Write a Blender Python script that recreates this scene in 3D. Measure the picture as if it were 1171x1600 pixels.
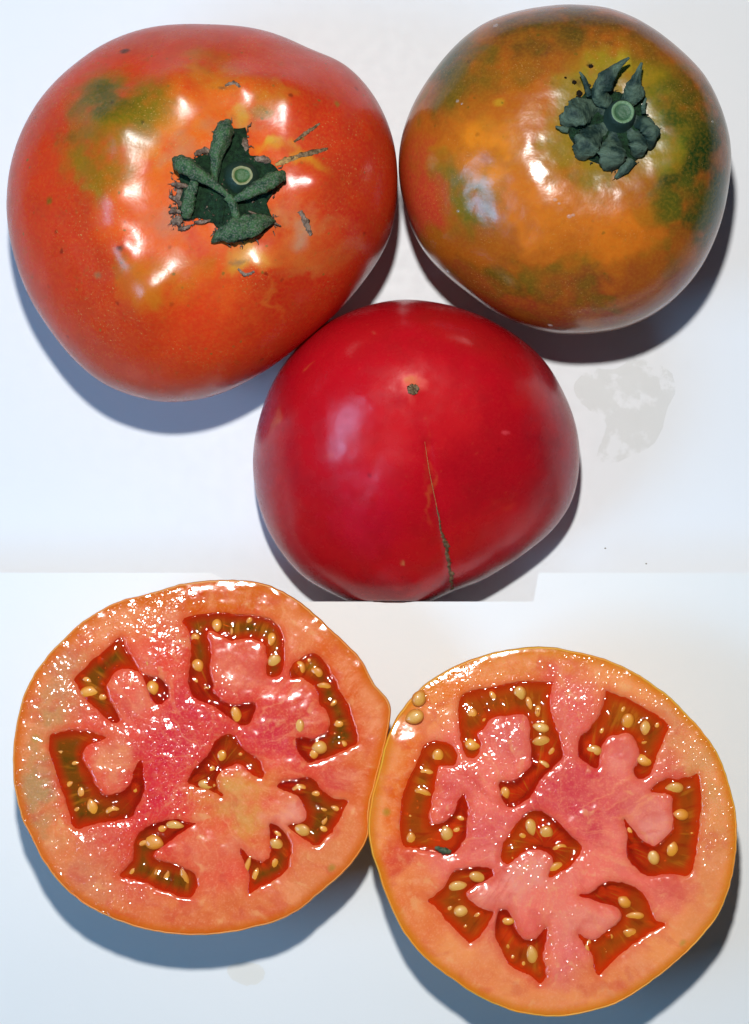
import bpy, math, random
import numpy as np
from mathutils import Vector, Matrix
from mathutils.bvhtree import BVHTree

# ---------------------------------------------------------------- units
# lengths are laid out in "px" (0.15 mm each); S turns them into metres
S = 0.00015
CX, FY, D = 585.5, 942.0, 4000.0         # camera foot and height
scene = bpy.context.scene
col = scene.collection
for o in list(bpy.data.objects):
    bpy.data.objects.remove(o)

# ---------------------------------------------------------------- camera
cam_d = bpy.data.cameras.new('camera')
cam = bpy.data.objects.new('camera', cam_d); col.objects.link(cam)
cam.location = (0, 0, D*S)
cam_d.sensor_width = 36.0; cam_d.sensor_fit = 'AUTO'
cam_d.lens = 36.0*D/1600.0
cam_d.shift_y = (FY-800.0)/1600.0
cam_d.clip_start = 0.01; cam_d.clip_end = 20
scene.camera = cam
scene.render.resolution_x, scene.render.resolution_y = 749, 1024

# ---------------------------------------------------------------- light
world = bpy.data.worlds.new('World'); scene.world = world
world.use_nodes = True
bg = world.node_tree.nodes['Background']
bg.inputs['Color'].default_value = (0.12, 0.58, 1.0, 1)
bg.inputs['Strength'].default_value = 0.055

def W(px, py, z=0.0):                      # picture position at height z -> layout units
    k = (D-z)/D
    return np.array([(px-CX)*k, (FY-py)*k, z])

fl = bpy.data.lights.new('flash', 'POINT')
fl.energy = 11.6; fl.color = (1.0, 0.985, 0.955); fl.shadow_soft_size = 80*S
flo = bpy.data.objects.new('flash', fl); col.objects.link(flo)
flo.location = ((500-CX)*S, (FY-0)*S, 3800*S)

ar = bpy.data.lights.new('window_fill', 'AREA')
ar.shape = 'RECTANGLE'; ar.size = 0.30; ar.size_y = 0.16
ar.spread = math.radians(80); ar.energy = 0.36; ar.color = (0.28, 0.60, 1.0)
aro = bpy.data.objects.new('window_fill', ar); col.objects.link(aro)
aro.location = (-0.44, -0.10, 0.48)
aro.rotation_euler = (Vector((-0.03, 0.10, 0.02))-Vector(aro.location)).to_track_quat('-Z', 'Y').to_euler()

scene.view_settings.view_transform = 'Standard'
scene.view_settings.look = 'None'
scene.view_settings.exposure = 0.0
scene.view_settings.gamma = 1.0
scene.view_settings.use_curve_mapping = False

# ---------------------------------------------------------------- helpers
def lin(c):
    r = []
    for v in c:
        v = v/255.0
        r.append(v/12.92 if v <= 0.04045 else ((v+0.055)/1.055)**2.4)
    return (r[0], r[1], r[2], 1.0)

def sstep(a, b, x):
    t = np.clip((x-a)/(b-a), 0, 1)
    return t*t*(3-2*t)

_rs = np.random.RandomState(5)
_perm = _rs.rand(64, 64, 16)
def vnoise(x, y, z=0.0):
    x = np.asarray(x, float); y = np.asarray(y, float); z = np.zeros_like(x)+z
    xi, yi, zi = np.floor(x).astype(int), np.floor(y).astype(int), np.floor(z).astype(int)
    fx, fy, fz = x-xi, y-yi, z-zi
    fx, fy, fz = [f*f*(3-2*f) for f in (fx, fy, fz)]
    def g(a, b, c): return _perm[(xi+a) % 64, (yi+b) % 64, (zi+c) % 16]
    r = 0
    for a in (0, 1):
        for b in (0, 1):
            for c in (0, 1):
                r = r + g(a, b, c)*(fx if a else 1-fx)*(fy if b else 1-fy)*(fz if c else 1-fz)
    return r*2-1
def fbm(x, y, z=0.0, n=3):
    r, a = 0, 1.0
    for i in range(n):
        r = r + a*vnoise(np.asarray(x)*2**i+7.3*i, np.asarray(y)*2**i+3.1*i, np.asarray(z)*2**i)
        a *= 0.5
    return r

def mesh_obj(name, verts, faces, mat, parent=None, base=(0, 0, 0), smooth=True, attrs=None):
    v = (np.asarray(verts, float)-np.asarray(base, float))*S
    me = bpy.data.meshes.new(name)
    me.from_pydata([tuple(p) for p in v], [], faces)
    if smooth:
        me.polygons.foreach_set('use_smooth', [True]*len(me.polygons))
    if attrs:
        for k, a in attrs.items():
            at = me.attributes.new(k, 'FLOAT', 'POINT')
            at.data.foreach_set('value', np.asarray(a, np.float32))
    me.update()
    o = bpy.data.objects.new(name, me); col.objects.link(o)
    if mat: me.materials.append(mat)
    if parent is not None: o.parent = parent
    else: o.location = Vector(base)*S
    return o

def thing(name, label, cat, base, group=None):
    o = bpy.data.objects.new(name, None); col.objects.link(o)
    o.empty_display_size = 0.01
    o.location = Vector(base)*S
    o['label'] = label; o['category'] = cat
    if group: o['group'] = group
    return o

def tag(o, label, cat, group=None):
    o['label'] = label; o['category'] = cat
    if group: o['group'] = group

# ---------------------------------------------------------------- node helper
class NT:
    def __init__(s, name):
        s.m = bpy.data.materials.new(name); s.m.use_nodes = True
        s.t = s.m.node_tree; s.n = s.t.nodes; s.l = s.t.links
        s.b = s.n['Principled BSDF']; s.out = s.n['Material Output']
    def new(s, typ, **k):
        n = s.n.new(typ)
        for a, v in k.items(): setattr(n, a, v)
        return n
    def set(s, sock, v):
        if isinstance(v, bpy.types.NodeSocket): s.l.new(v, sock)
        else: sock.default_value = v
    def math(s, op, a, b=0.0, c=0.0, clamp=False):
        n = s.new('ShaderNodeMath', operation=op, use_clamp=clamp)
        for i, v in enumerate((a, b, c)): s.set(n.inputs[i], v)
        return n.outputs[0]
    def vm(s, op, a, b=None, out=0):
        n = s.new('ShaderNodeVectorMath', operation=op)
        s.set(n.inputs[0], a)
        if b is not None:
            s.set(n.inputs['Scale'] if op == 'SCALE' else n.inputs[1], b)
        return n.outputs[out]
    def mix(s, f, a, b, mode='MIX'):
        n = s.new('ShaderNodeMix', data_type='RGBA', blend_type=mode)
        s.set(n.inputs[0], f); s.set(n.inputs[6], a); s.set(n.inputs[7], b)
        return n.outputs[2]
    def noise(s, v, scale, detail=3.0, rough=0.55, out='Fac', dist=0.0):
        n = s.new('ShaderNodeTexNoise')
        s.set(n.inputs['Vector'], v)
        n.inputs['Scale'].default_value = scale; n.inputs['Detail'].default_value = detail
        n.inputs['Roughness'].default_value = rough; n.inputs['Distortion'].default_value = dist
        return n.outputs[out]
    def ramp(s, f, a, b, c0=0.0, c1=1.0, smooth=True):
        n = s.new('ShaderNodeMapRange', interpolation_type='SMOOTHSTEP' if smooth else 'LINEAR')
        s.set(n.inputs[0], f)
        n.inputs[1].default_value = a; n.inputs[2].default_value = b
        n.inputs[3].default_value = c0; n.inputs[4].default_value = c1
        return n.outputs[0]
    def coord(s):
        tc = s.new('ShaderNodeTexCoord')
        return s.vm('SCALE', tc.outputs['Object'], 1.0/S)
    def attr(s, name):
        n = s.new('ShaderNodeAttribute'); n.attribute_name = name
        return n.outputs['Fac']
    def warp(s, v, scale, amp):
        n = s.noise(v, scale, 3.0, out='Color')
        d = s.vm('SUBTRACT', n, (0.5, 0.5, 0.5))
        return s.vm('ADD', v, s.vm('SCALE', d, amp))
    def patch(s, v, colr, c, r, color, strength=1.0, inner=0.15, mod=None):
        """soft natural colour area centred on a point of the surface"""
        d = s.vm('SUBTRACT', v, tuple(c))
        d = s.vm('MULTIPLY', d, (1.0/r[0], 1.0/r[1], 1.0/r[2]))
        ln = s.vm('LENGTH', d, out=1)
        f = s.ramp(ln, 1.0, inner, 0.0, strength)
        if mod is not None: f = s.math('MULTIPLY', f, mod, clamp=True)
        return s.mix(f, colr, lin(color))
    def bump(s, h, strength=0.3, dist=1.0, normal=None):
        n = s.new('ShaderNodeBump')
        n.inputs['Strength'].default_value = strength
        n.inputs['Distance'].default_value = dist*S
        s.set(n.inputs['Height'], h)
        if normal is not None: s.l.new(normal, n.inputs['Normal'])
        return n.outputs[0]
    def p(s, **k):
        for a, v in k.items():
            s.set(s.b.inputs[a.replace('_', ' ')], v)

def simple(name, rgb, rough=0.5, spec=0.5, var=0.0, scale=0.08, bump=0.0, rgb2=None):
    t = NT(name); v = t.coord()
    nf = t.noise(v, scale, 4.0)
    a = lin(rgb); b = lin(rgb2) if rgb2 else tuple(x*(1-var) for x in a[:3])+(1.0,)
    t.p(Base_Color=t.mix(t.ramp(nf, 0.35, 0.65), a, b), Roughness=rough)
    t.b.inputs['Specular IOR Level'].default_value = spec
    if bump:
        t.p(Normal=t.bump(t.noise(v, scale*4, 3.0), bump, 3.0))
    return t.m

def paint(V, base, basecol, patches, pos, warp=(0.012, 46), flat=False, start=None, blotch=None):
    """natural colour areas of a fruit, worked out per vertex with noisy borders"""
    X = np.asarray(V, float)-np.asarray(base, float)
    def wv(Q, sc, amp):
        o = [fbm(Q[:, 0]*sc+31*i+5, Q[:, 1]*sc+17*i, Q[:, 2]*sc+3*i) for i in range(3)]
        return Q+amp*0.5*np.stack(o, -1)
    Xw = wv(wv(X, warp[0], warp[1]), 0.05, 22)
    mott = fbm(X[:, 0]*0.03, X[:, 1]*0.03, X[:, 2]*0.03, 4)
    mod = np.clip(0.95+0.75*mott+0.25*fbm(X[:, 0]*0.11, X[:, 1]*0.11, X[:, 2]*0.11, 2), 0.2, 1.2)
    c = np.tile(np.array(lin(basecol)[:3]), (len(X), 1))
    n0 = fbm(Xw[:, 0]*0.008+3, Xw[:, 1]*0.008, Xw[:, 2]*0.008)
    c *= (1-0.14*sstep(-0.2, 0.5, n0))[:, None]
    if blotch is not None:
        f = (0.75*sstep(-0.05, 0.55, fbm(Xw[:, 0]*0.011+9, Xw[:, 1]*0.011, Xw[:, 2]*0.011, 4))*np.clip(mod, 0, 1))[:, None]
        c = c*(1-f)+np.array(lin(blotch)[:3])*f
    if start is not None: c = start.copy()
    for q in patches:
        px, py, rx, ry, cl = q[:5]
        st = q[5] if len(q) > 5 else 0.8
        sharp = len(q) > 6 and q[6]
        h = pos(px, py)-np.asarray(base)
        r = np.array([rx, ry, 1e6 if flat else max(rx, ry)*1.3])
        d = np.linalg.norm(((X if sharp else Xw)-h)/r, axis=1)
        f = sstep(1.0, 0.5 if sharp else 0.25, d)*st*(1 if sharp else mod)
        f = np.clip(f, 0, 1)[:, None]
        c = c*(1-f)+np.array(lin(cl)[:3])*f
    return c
def add_colour(o, c, k=1.0):
    c = c*k
    at = o.data.attributes.new('colour', 'FLOAT_COLOR', 'POINT')
    at.data.foreach_set('color', np.concatenate([c, np.ones((len(c), 1))], 1).astype(np.float32).ravel())

# ---------------------------------------------------------------- the surface: two white sheets
def sheet_material(name, rgb, rough):
    t = NT(name); v = t.coord()
    big = t.noise(v, 0.0016, 2.0)
    fine = t.noise(v, 0.05, 4.0)
    a = lin(rgb)
    c = t.mix(t.ramp(big, 0.3, 0.7), a, (a[0]*0.97, a[1]*0.975, a[2]*0.98, 1))
    c = t.mix(t.ramp(fine, 0.62, 0.8, 0, 0.10), c, (a[0]*0.9, a[1]*0.88, a[2]*0.85, 1))
    t.p(Base_Color=c, Roughness=t.ramp(fine, 0.2, 0.8, rough-0.05, rough+0.08))
    t.b.inputs['Specular IOR Level'].default_value = 0.25
    t.p(Normal=t.bump(t.noise(v, 0.25, 3.0), 0.04, 2.0))
    return t.m

m_sheet = sheet_material('white_laminate', (231, 233, 236), 0.45)
m_board = sheet_material('white_plastic', (234, 236, 236), 0.38)
E = 5200
top = mesh_obj('table_top', [(-E, -E, 0), (E, -E, 0), (E, E, 0), (-E, E, 0)], [(0, 1, 2, 3)], m_sheet)
top['kind'] = 'structure'

BZ = 150.0                                  # height of the raised lower surface
def board():
    edge = [(-6000, 895, 0), (330, 895, 0), (420, 940, -20), (834, 940, 25), (842, 895, 30), (6000, 895, 0)]
    tp = [W(x, y, BZ) for x, y, k in edge]
    n = len(tp)
    v, f = [], []
    v += tp                                            # sharp top edge, side cut back below it
    v += [np.array([p[0]+e[2], p[1]-40, 1.0]) for p, e in zip(tp, edge)]
    for i in range(n-1): f.append((i, n+i, n+i+1, i+1))
    k = len(v); v += [np.array([6000, -E, BZ]), np.array([-6000, -E, BZ])]
    f.append(tuple(list(range(n-1, -1, -1))+[k+1, k]))
    return mesh_obj('lower_table_top', v, f, m_board, smooth=False)
bd = board(); bd['kind'] = 'structure'

# ---------------------------------------------------------------- outline -> radius function
def radial(points, C, n, smooth_deg=4.0):
    pts = np.asarray(points)[:, :2]-np.asarray(C)[:2]
    a = np.arctan2(pts[:, 1], pts[:, 0]); r = np.hypot(pts[:, 0], pts[:, 1])
    o = np.argsort(a); a, r = a[o], r[o]
    a3 = np.concatenate([a-2*np.pi, a, a+2*np.pi]); r3 = np.concatenate([r, r, r])
    m = 1440
    g = np.arange(m)/m*2*np.pi-np.pi
    # interpolate points along the chord so straight stretches stay straight
    px, py = r3*np.cos(a3), r3*np.sin(a3)
    dx, dy = [], []
    for i in range(len(a3)-1):
        for t in np.linspace(0, 1, 12, endpoint=False):
            p0, p1, p2, p3 = [np.array([px[j % len(px)], py[j % len(px)]]) for j in (i-1, i, i+1, i+2)]
            q = 0.5*((2*p1)+(-p0+p2)*t+(2*p0-5*p1+4*p2-p3)*t*t+(-p0+3*p1-3*p2+p3)*t**3)
            dx.append(q[0]); dy.append(q[1])
    dx, dy = np.array(dx), np.array(dy)
    da = np.unwrap(np.arctan2(dy, dx)); dr = np.hypot(dx, dy)
    da += -2*np.pi*np.round((da.mean())/(2*np.pi))
    o = np.argsort(da)
    R = np.interp(g, da[o], dr[o])
    s = smooth_deg/360*m
    if s > 0.3:
        k = np.exp(-0.5*(np.arange(-60, 61)/s)**2); k /= k.sum()
        R = np.convolve(np.concatenate([R[-60:], R, R[:60]]), k, 'same')[60:-60]
    th = np.arange(n)/n*2*np.pi-np.pi
    return th, np.interp(th, np.concatenate([g, [np.pi]]), np.concatenate([R, [R[0]]]))

# ---------------------------------------------------------------- whole tomatoes
def tomato_mesh(outline, pole, zeq, ztop, bumps=(), pit=None, psq=(0.82, 0.9), nphi=400, nt=190,
                lump=2.0, seed=0.0, flat_y=None, grooves=(), tip=None, smooth_deg=3.0):
    pts = np.array([W(x, y, zeq) for x, y in outline])
    C = np.array([(pts[:, 0].max()+pts[:, 0].min())/2, (pts[:, 1].max()+pts[:, 1].min())/2])
    th, R = radial(pts, C, nphi, smooth_deg)
    P = W(pole[0], pole[1], ztop)[:2]-C
    a = np.linspace(np.pi/2, -np.pi/2, nt)
    rho = np.clip(np.cos(a), 0, 1)**psq[0]
    rho[0] = rho[-1] = 0
    sa = np.sin(a)
    z = np.where(sa > 0, zeq+(ztop-zeq)*np.abs(sa)**psq[1], zeq*(1-np.abs(sa)**0.8))
    w = np.where(sa > 0, sa**2, 0)
    X = C[0]+P[0]*w[:, None]+rho[:, None]*R[None]*np.cos(th)[None]
    Y = C[1]+P[1]*w[:, None]+rho[:, None]*R[None]*np.sin(th)[None]
    Z = z[:, None]+0*X
    up = np.clip(sa, 0, 1)[:, None]
    # gentle lumps, ribs and shoulders
    Z = Z+lump*fbm(X/60+seed, Y/60, seed)*sstep(0, 0.25, up)
    Pw = C+P
    if pit:
        d2 = (X-Pw[0])**2+(Y-Pw[1])**2
        Z = Z-pit[1]*np.exp(-d2/(2*pit[0]**2))*sstep(0.0, 0.2, up)
    for (bx, by, sg, am) in bumps:
        q = W(bx, by, ztop-40)
        if am is None:                      # a shoulder just steep enough to turn level at (bx, by)
            m = ((X-q[0])**2+(Y-q[1])**2 < 14**2) & (Z > zeq)
            A = np.stack([X[m]-q[0], Y[m]-q[1], np.ones(m.sum())], 1)
            g = np.linalg.lstsq(A, Z[m], rcond=None)[0]
            zz = g[2]
            def un(v): return v/np.linalg.norm(v)
            h = un(un(np.array([0, 0, D])-np.array([q[0], q[1], zz]))+un(np.array([490-CX, FY-0, 3800])-np.array([q[0], q[1], zz])))
            v = -h[:2]/h[2]-g[:2]; vn = np.linalg.norm(v)
            am = 0.98*vn*sg/0.607
            q = np.array([q[0], q[1]])+sg*v/vn
        Z = Z+am*np.exp(-((X-q[0])**2+(Y-q[1])**2)/(2*sg*sg))*sstep(0.02, 0.3, up)
    if tip:
        d2 = np.hypot(X-Pw[0], Y-Pw[1])
        Z = Z+tip[1]*np.exp(-d2/tip[0])*sstep(0.0, 0.2, up)
    for (gp, gw, gd) in grooves:
        q = np.array([W(x, y, h) for x, y, h in gp])
        dmin = np.full(X.shape, 1e9)
        for i in range(len(q)-1):
            A, B = q[i, :2], q[i+1, :2]; L = ((B-A)**2).sum()
            t = np.clip(((X-A[0])*(B[0]-A[0])+(Y-A[1])*(B[1]-A[1]))/L, 0, 1)
            dmin = np.minimum(dmin, np.hypot(X-A[0]-t*(B[0]-A[0]), Y-A[1]-t*(B[1]-A[1])))
        Z = Z-gd*np.exp(-(dmin/gw)**2)*(up > -0.01)
    if flat_y is not None:
        Y = np.maximum(Y, flat_y)
    V = np.stack([X, Y, Z], -1).reshape(-1, 3)
    F = []
    for i in range(nt-1):
        for j in range(nphi):
            k = (j+1) % nphi
            p0, p1, p2, p3 = i*nphi+j, i*nphi+k, (i+1)*nphi+k, (i+1)*nphi+j
            if i == 0: F.append((p0, p3, p2))
            elif i == nt-2: F.append((p0, p3, p1))
            else: F.append((p0, p3, p2, p1))
    return V, F, C

class Surf:
    """looks up points on a built surface"""
    def __init__(s, V, F):
        s.t = BVHTree.FromPolygons([tuple(p) for p in V], F)
        s.o = Vector((0, 0, D))
    def at(s, px, py):
        d = (Vector(W(px, py, 0))-s.o).normalized()
        h, n, i, dd = s.t.ray_cast(s.o, d)
        if h is None:
            return np.array(W(px, py, 150)), np.array([0, 0, 1.0])
        if n.z < 0: n = -n
        return np.array(h), np.array(n)

def ribbon_tube(path, widths, thick, name, mat, parent, base, nseg=10, camber=0.0, sub=6, seed=0, rough=0.0, ridge=0.0):
    """flattened tapering tube along a 3D path: sepals, scars, ridges"""
    P = np.asarray(path, float); n = len(P)
    wd = np.asarray(widths, float); tk = np.asarray(thick if hasattr(thick, '__len__') else [thick]*n, float)
    m = (n-1)*sub+1
    u = np.linspace(0, n-1, m)
    def cr(A, u):
        out = []
        for x in u:
            i = min(int(x), n-2); t = x-i
            p0, p1, p2, p3 = A[max(i-1, 0)], A[i], A[i+1], A[min(i+2, n-1)]
            out.append(0.5*((2*p1)+(-p0+p2)*t+(2*p0-5*p1+4*p2-p3)*t*t+(-p0+3*p1-3*p2+p3)*t**3))
        return np.array(out)
    Q = cr(P, u); w = np.interp(u, np.arange(n), wd); k = np.interp(u, np.arange(n), tk)
    rnd = np.random.RandomState(seed)
    ii_, jj_ = np.meshgrid(np.arange(m), np.arange(nseg), indexing='ij')
    nz_ = fbm(ii_*0.35+seed*3.1, np.cos(jj_*2*np.pi/nseg)*1.3+seed, np.sin(jj_*2*np.pi/nseg)*1.3+5) if ridge else np.zeros((m, nseg))
    V, F = [], []
    for i in range(m):
        d = Q[min(i+1, m-1)]-Q[max(i-1, 0)]; d = d/(np.linalg.norm(d)+1e-9)
        sd = np.cross(d, [0, 0, 1.0]); sl = np.linalg.norm(sd)
        sd = sd/sl if sl > 1e-3 else np.array([1.0, 0, 0])
        up = np.cross(sd, d)
        for j in range(nseg):
            a = 2*np.pi*j/nseg
            c, s_ = np.cos(a), np.sin(a)
            rr = 1+rough*(rnd.rand()-0.5)*2+ridge*(0.8*math.cos(4*a+seed)+1.6*float(nz_[i, j]))
            V.append(Q[i]+sd*w[i]*c*rr+up*(k[i]*s_*rr-camber*w[i]*c*c))
    for i in range(m-1):
        for j in range(nseg):
            F.append((i*nseg+j, i*nseg+(j+1) % nseg, (i+1)*nseg+(j+1) % nseg, (i+1)*nseg+j))
    F.append(tuple(range(nseg-1, -1, -1))); F.append(tuple((m-1)*nseg+j for j in range(nseg)))
    return mesh_obj(name, V, F, mat, parent, base)

def skin_material(name, surf, base, basecol, patches, freckle, gloss=0.2, warp=(0.012, 46), edge=None, bumps=0.05, spec=0.5, dust=0.5):
    t = NT(name); v = t.coord()
    mott = t.noise(v, 0.03, 5.0, 0.65)
    fine = t.noise(v, 0.22, 3.0, 0.6)
    an = t.new('ShaderNodeAttribute'); an.attribute_name = 'colour'
    c = an.outputs['Color']
    c = t.mix(t.ramp(mott, 0.35, 0.75, 0, 0.35), c, t.mix(1.0, c, (0.72, 0.60, 0.55, 1), 'MULTIPLY'))
    # fine mottling of the skin itself
    c = t.mix(t.ramp(fine, 0.35, 0.75, 0.0, 0.16), c, lin(freckle[0]))
    sp = t.new('ShaderNodeTexVoronoi'); t.set(sp.inputs['Vector'], t.warp(v, 0.05, 10)); sp.inputs['Scale'].default_value = 0.05
    spk = t.math('MULTIPLY', t.ramp(sp.outputs['Distance'], 0.16, 0.05), t.ramp(t.noise(v, 0.017, 2.0), 0.46, 0.62))
    c = t.mix(t.math('MULTIPLY', spk, freckle[2]), c, lin(freckle[1]))
    s2 = t.new('ShaderNodeTexVoronoi'); t.set(s2.inputs['Vector'], t.warp(v, 0.09, 7)); s2.inputs['Scale'].default_value = 0.028
    sc2 = t.new('ShaderNodeSeparateColor'); t.l.new(s2.outputs['Color'], sc2.inputs[0])
    k2 = t.math('MULTIPLY', t.ramp(s2.outputs['Distance'], 0.15, 0.05), t.ramp(sc2.outputs[1], 0.45, 0.9, 0, freckle[2]))
    c = t.mix(k2, c, t.mix(1.0, c, (0.42, 0.42, 0.5, 1), 'MULTIPLY'))
    strk = t.noise(t.vm('MULTIPLY', v, (1, 1, 0.25)), 0.085, 4.0, 0.7)
    c = t.mix(t.ramp(strk, 0.56, 0.74, 0, 0.30*freckle[2]), c, lin(freckle[1]))
    du = t.math('MULTIPLY', t.ramp(t.noise(v, 0.42, 2.0), 0.62, 0.72), t.ramp(t.noise(v, 0.011, 2.0), 0.44, 0.60, 0, dust))
    c = t.mix(du, c, lin((206, 150, 84)))
    t.p(Base_Color=c)
    t.p(Roughness=t.ramp(mott, 0.3, 0.7, gloss, gloss+0.10))
    t.b.inputs['Specular IOR Level'].default_value = spec
    h = t.math('ADD', t.noise(v, 0.035, 3.0), t.math('MULTIPLY', fine, 0.12))
    t.p(Normal=t.bump(h, bumps, 14.0))
    return t

# --- left tomato ---------------------------------------------------------
OL = [(306,41),(383,45),(437,58),(492,83),(538,102),(579,143),(607,195),(620,250),(620,315),(609,370),(582,419),
      (546,465),(508,504),(459,545),(415,577),(361,607),(306,624),(251,627),(202,616),(158,597),(115,561),(76,512),
      (46,463),(25,408),(12,342),(14,282),(25,233),(44,189),(71,148),(109,110),(158,75),(208,53),(257,43)]
BL = [(214,220,36,None),(206,302,34,None),(288,168,32,None),(376,152,20,None),(438,176,32,None),(478,287,22,None),(402,408,24,None),
      (256,430,34,None),(209,384,22,None),(190,503,44,9),(128,403,40,8),(300,540,60,5),(545,360,50,6),(525,175,45,6)]
VL, FL_, CL = tomato_mesh(OL, (362, 292), 195, 385, BL, None, lump=1.6, seed=1.7, psq=(1.2, 0.97))
sL = Surf(VL, FL_)
bL = (CL[0], CL[1], 0)
tL = thing('tomato', 'large ribbed orange-red tomato with broken green star calyx, at upper left', 'tomato', bL)
PL = [ # natural colouring of the fruit
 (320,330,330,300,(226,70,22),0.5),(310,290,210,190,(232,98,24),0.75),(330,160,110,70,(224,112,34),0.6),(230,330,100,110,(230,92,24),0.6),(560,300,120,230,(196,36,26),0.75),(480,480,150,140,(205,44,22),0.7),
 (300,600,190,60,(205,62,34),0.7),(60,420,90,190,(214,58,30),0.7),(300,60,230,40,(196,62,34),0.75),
 (250,210,110,100,(226,120,26),0.85),(185,160,115,80,(122,106,18),1.0),(150,250,90,80,(150,104,20),0.9),
 (165,155,70,44,(84,80,16),0.85),(105,225,40,16,(110,84,16),0.7),(130,280,30,30,(150,112,20),0.7),(330,115,80,40,(206,120,30),0.7),
 (330,90,60,26,(160,104,26),0.5),(420,140,40,40,(190,120,28),0.6),(408,178,16,18,(160,110,24),0.8),
 (250,435,90,50,(196,110,22),0.7),(200,415,40,22,(150,104,20),0.6),(310,400,30,30,(190,96,20),0.6),
 (455,245,70,14,(214,170,40),0.85),(400,395,50,30,(222,150,60),0.8),(385,420,34,22,(206,160,50),0.6),
 (460,360,60,50,(214,110,48),0.6),(495,390,90,40,(206,100,40),0.55),(300,250,40,60,(224,96,28),0.6),
 (385,180,14,34,(206,160,60),0.7),(195,80,10,6,(70,30,24),0.9,1),(190,387,5,5,(70,40,30),0.9,1),(77,314,7,7,(110,90,20),0.8,1),
 (527,162,6,6,(150,110,30),0.8,1),(153,430,9,6,(150,110,70),0.7,1),(388,530,14,12,(150,60,20),0.6),(140,300,12,12,(150,120,30),0.6),
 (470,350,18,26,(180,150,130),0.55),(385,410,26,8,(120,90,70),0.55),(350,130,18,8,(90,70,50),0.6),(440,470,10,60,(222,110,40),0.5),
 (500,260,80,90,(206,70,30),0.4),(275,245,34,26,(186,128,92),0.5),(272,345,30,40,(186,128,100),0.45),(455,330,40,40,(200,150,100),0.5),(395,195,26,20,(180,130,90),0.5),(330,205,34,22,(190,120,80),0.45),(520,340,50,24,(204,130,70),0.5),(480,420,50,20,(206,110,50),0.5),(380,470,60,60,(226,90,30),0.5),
]
tl = skin_material('tomato_skin_orange_red', sL, bL, (214, 56, 22), PL, ((222, 130, 44), (118, 96, 36), 0.85), 0.24, dust=0.9, spec=0.45)
bodyL = mesh_obj('body', VL, FL_, tl.m, tL, bL)
add_colour(bodyL, paint(VL, bL, (214, 56, 22), PL, lambda x, y: sL.at(x, y)[0], (0.012, 46)), 0.93)

m_sepal = NT('calyx_green'); _v = m_sepal.coord()
_n = m_sepal.noise(_v, 0.07, 5.0, 0.7); _f = m_sepal.noise(_v, 0.4, 3.0)
_c = m_sepal.mix(m_sepal.ramp(_n, 0.35, 0.62), lin((24, 56, 38)), lin((62, 98, 58)))
_c = m_sepal.mix(m_sepal.ramp(_f, 0.45, 0.66, 0, 0.7), _c, lin((112, 114, 102)))
m_sepal.p(Base_Color=_c, Roughness=0.7, Normal=m_sepal.bump(m_sepal.math('ADD', _n, m_sepal.math('MULTIPLY', _f, 0.4)), 0.6, 5.0))
m_sepal.b.inputs['Specular IOR Level'].default_value = 0.25
m_sepal = m_sepal.m
m_sepal2 = simple('calyx_blue_green', (24, 46, 42), 0.65, 0.3, 0.5, 0.05, 0.9, (78, 98, 82))
m_dark = simple('calyx_base_dark_green', (8, 34, 16), 0.6, 0.3, 0.6, 0.16, 1.0, (26, 58, 32))
m_dry = simple('dried_tissue', (150, 128, 112), 0.85, 0.15, 0.5, 0.15, 0.8, (92, 74, 62))
m_cork = simple('corky_scar', (150, 122, 92), 0.8, 0.15, 0.4, 0.2, 0.8, (96, 76, 52))
m_cork2 = simple('pale_scar', (196, 156, 92), 0.7, 0.2, 0.3, 0.2, 0.6, (150, 112, 70))

def stub_material(name, rim, core, base):
    t = NT(name); r = t.attr('ring')
    v = t.coord()
    nz = t.noise(v, 0.25, 3.0)
    c = t.mix(t.ramp(r, 0.62, 0.74), lin(core), lin(rim))
    c = t.mix(t.ramp(t.math('ADD', r, t.math('MULTIPLY', nz, 0.1)), 1.0, 1.08), c, lin(base))
    t.p(Base_Color=c, Roughness=0.55, Normal=t.bump(nz, 0.4, 3.0))
    return t.m

def stem_stub(center, normal, r0, r1, h, mat, parent, base, wob=0.06, seed=0, sink=2.0):
    """round cut stalk with a raised rim"""
    prof = [(r0*1.25, -8, 1.5), (r0, 0, 1.4), ((r0+r1)/2, h*0.6, 1.3), (r1, h*0.96, 1.1), (r1*0.92, h, 0.95), (r1*0.76, h, 0.8),
            (r1*0.66, h-sink, 0.6), (r1*0.3, h-sink*0.8, 0.3), (0.0, h-sink*0.7, 0.0)]
    n = Vector(normal).normalized(); q = Vector((0, 0, 1)).rotation_difference(n)
    rnd = random.Random(seed); ph = [rnd.uniform(0, 6) for _ in range(3)]
    V, F, A = [], [], []
    m = 28
    for r, z, a in prof:
        for j in range(m):
            th = 2*math.pi*j/m
            k = 1+wob*(math.sin(2*th+ph[0])+0.6*math.sin(3*th+ph[1])+0.4*math.sin(7*th+ph[2]))
            p = q @ Vector((r*k*math.cos(th), r*k*math.sin(th), z))
            V.append(np.array(p)+np.asarray(center)); A.append(a)
    for i in range(len(prof)-1):
        for j in range(m):
            F.append((i*m+j, i*m+(j+1) % m, (i+1)*m+(j+1) % m, (i+1)*m+j))
    return mesh_obj('stem_stub', V, F, mat, parent, base, attrs={'ring': A})

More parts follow.
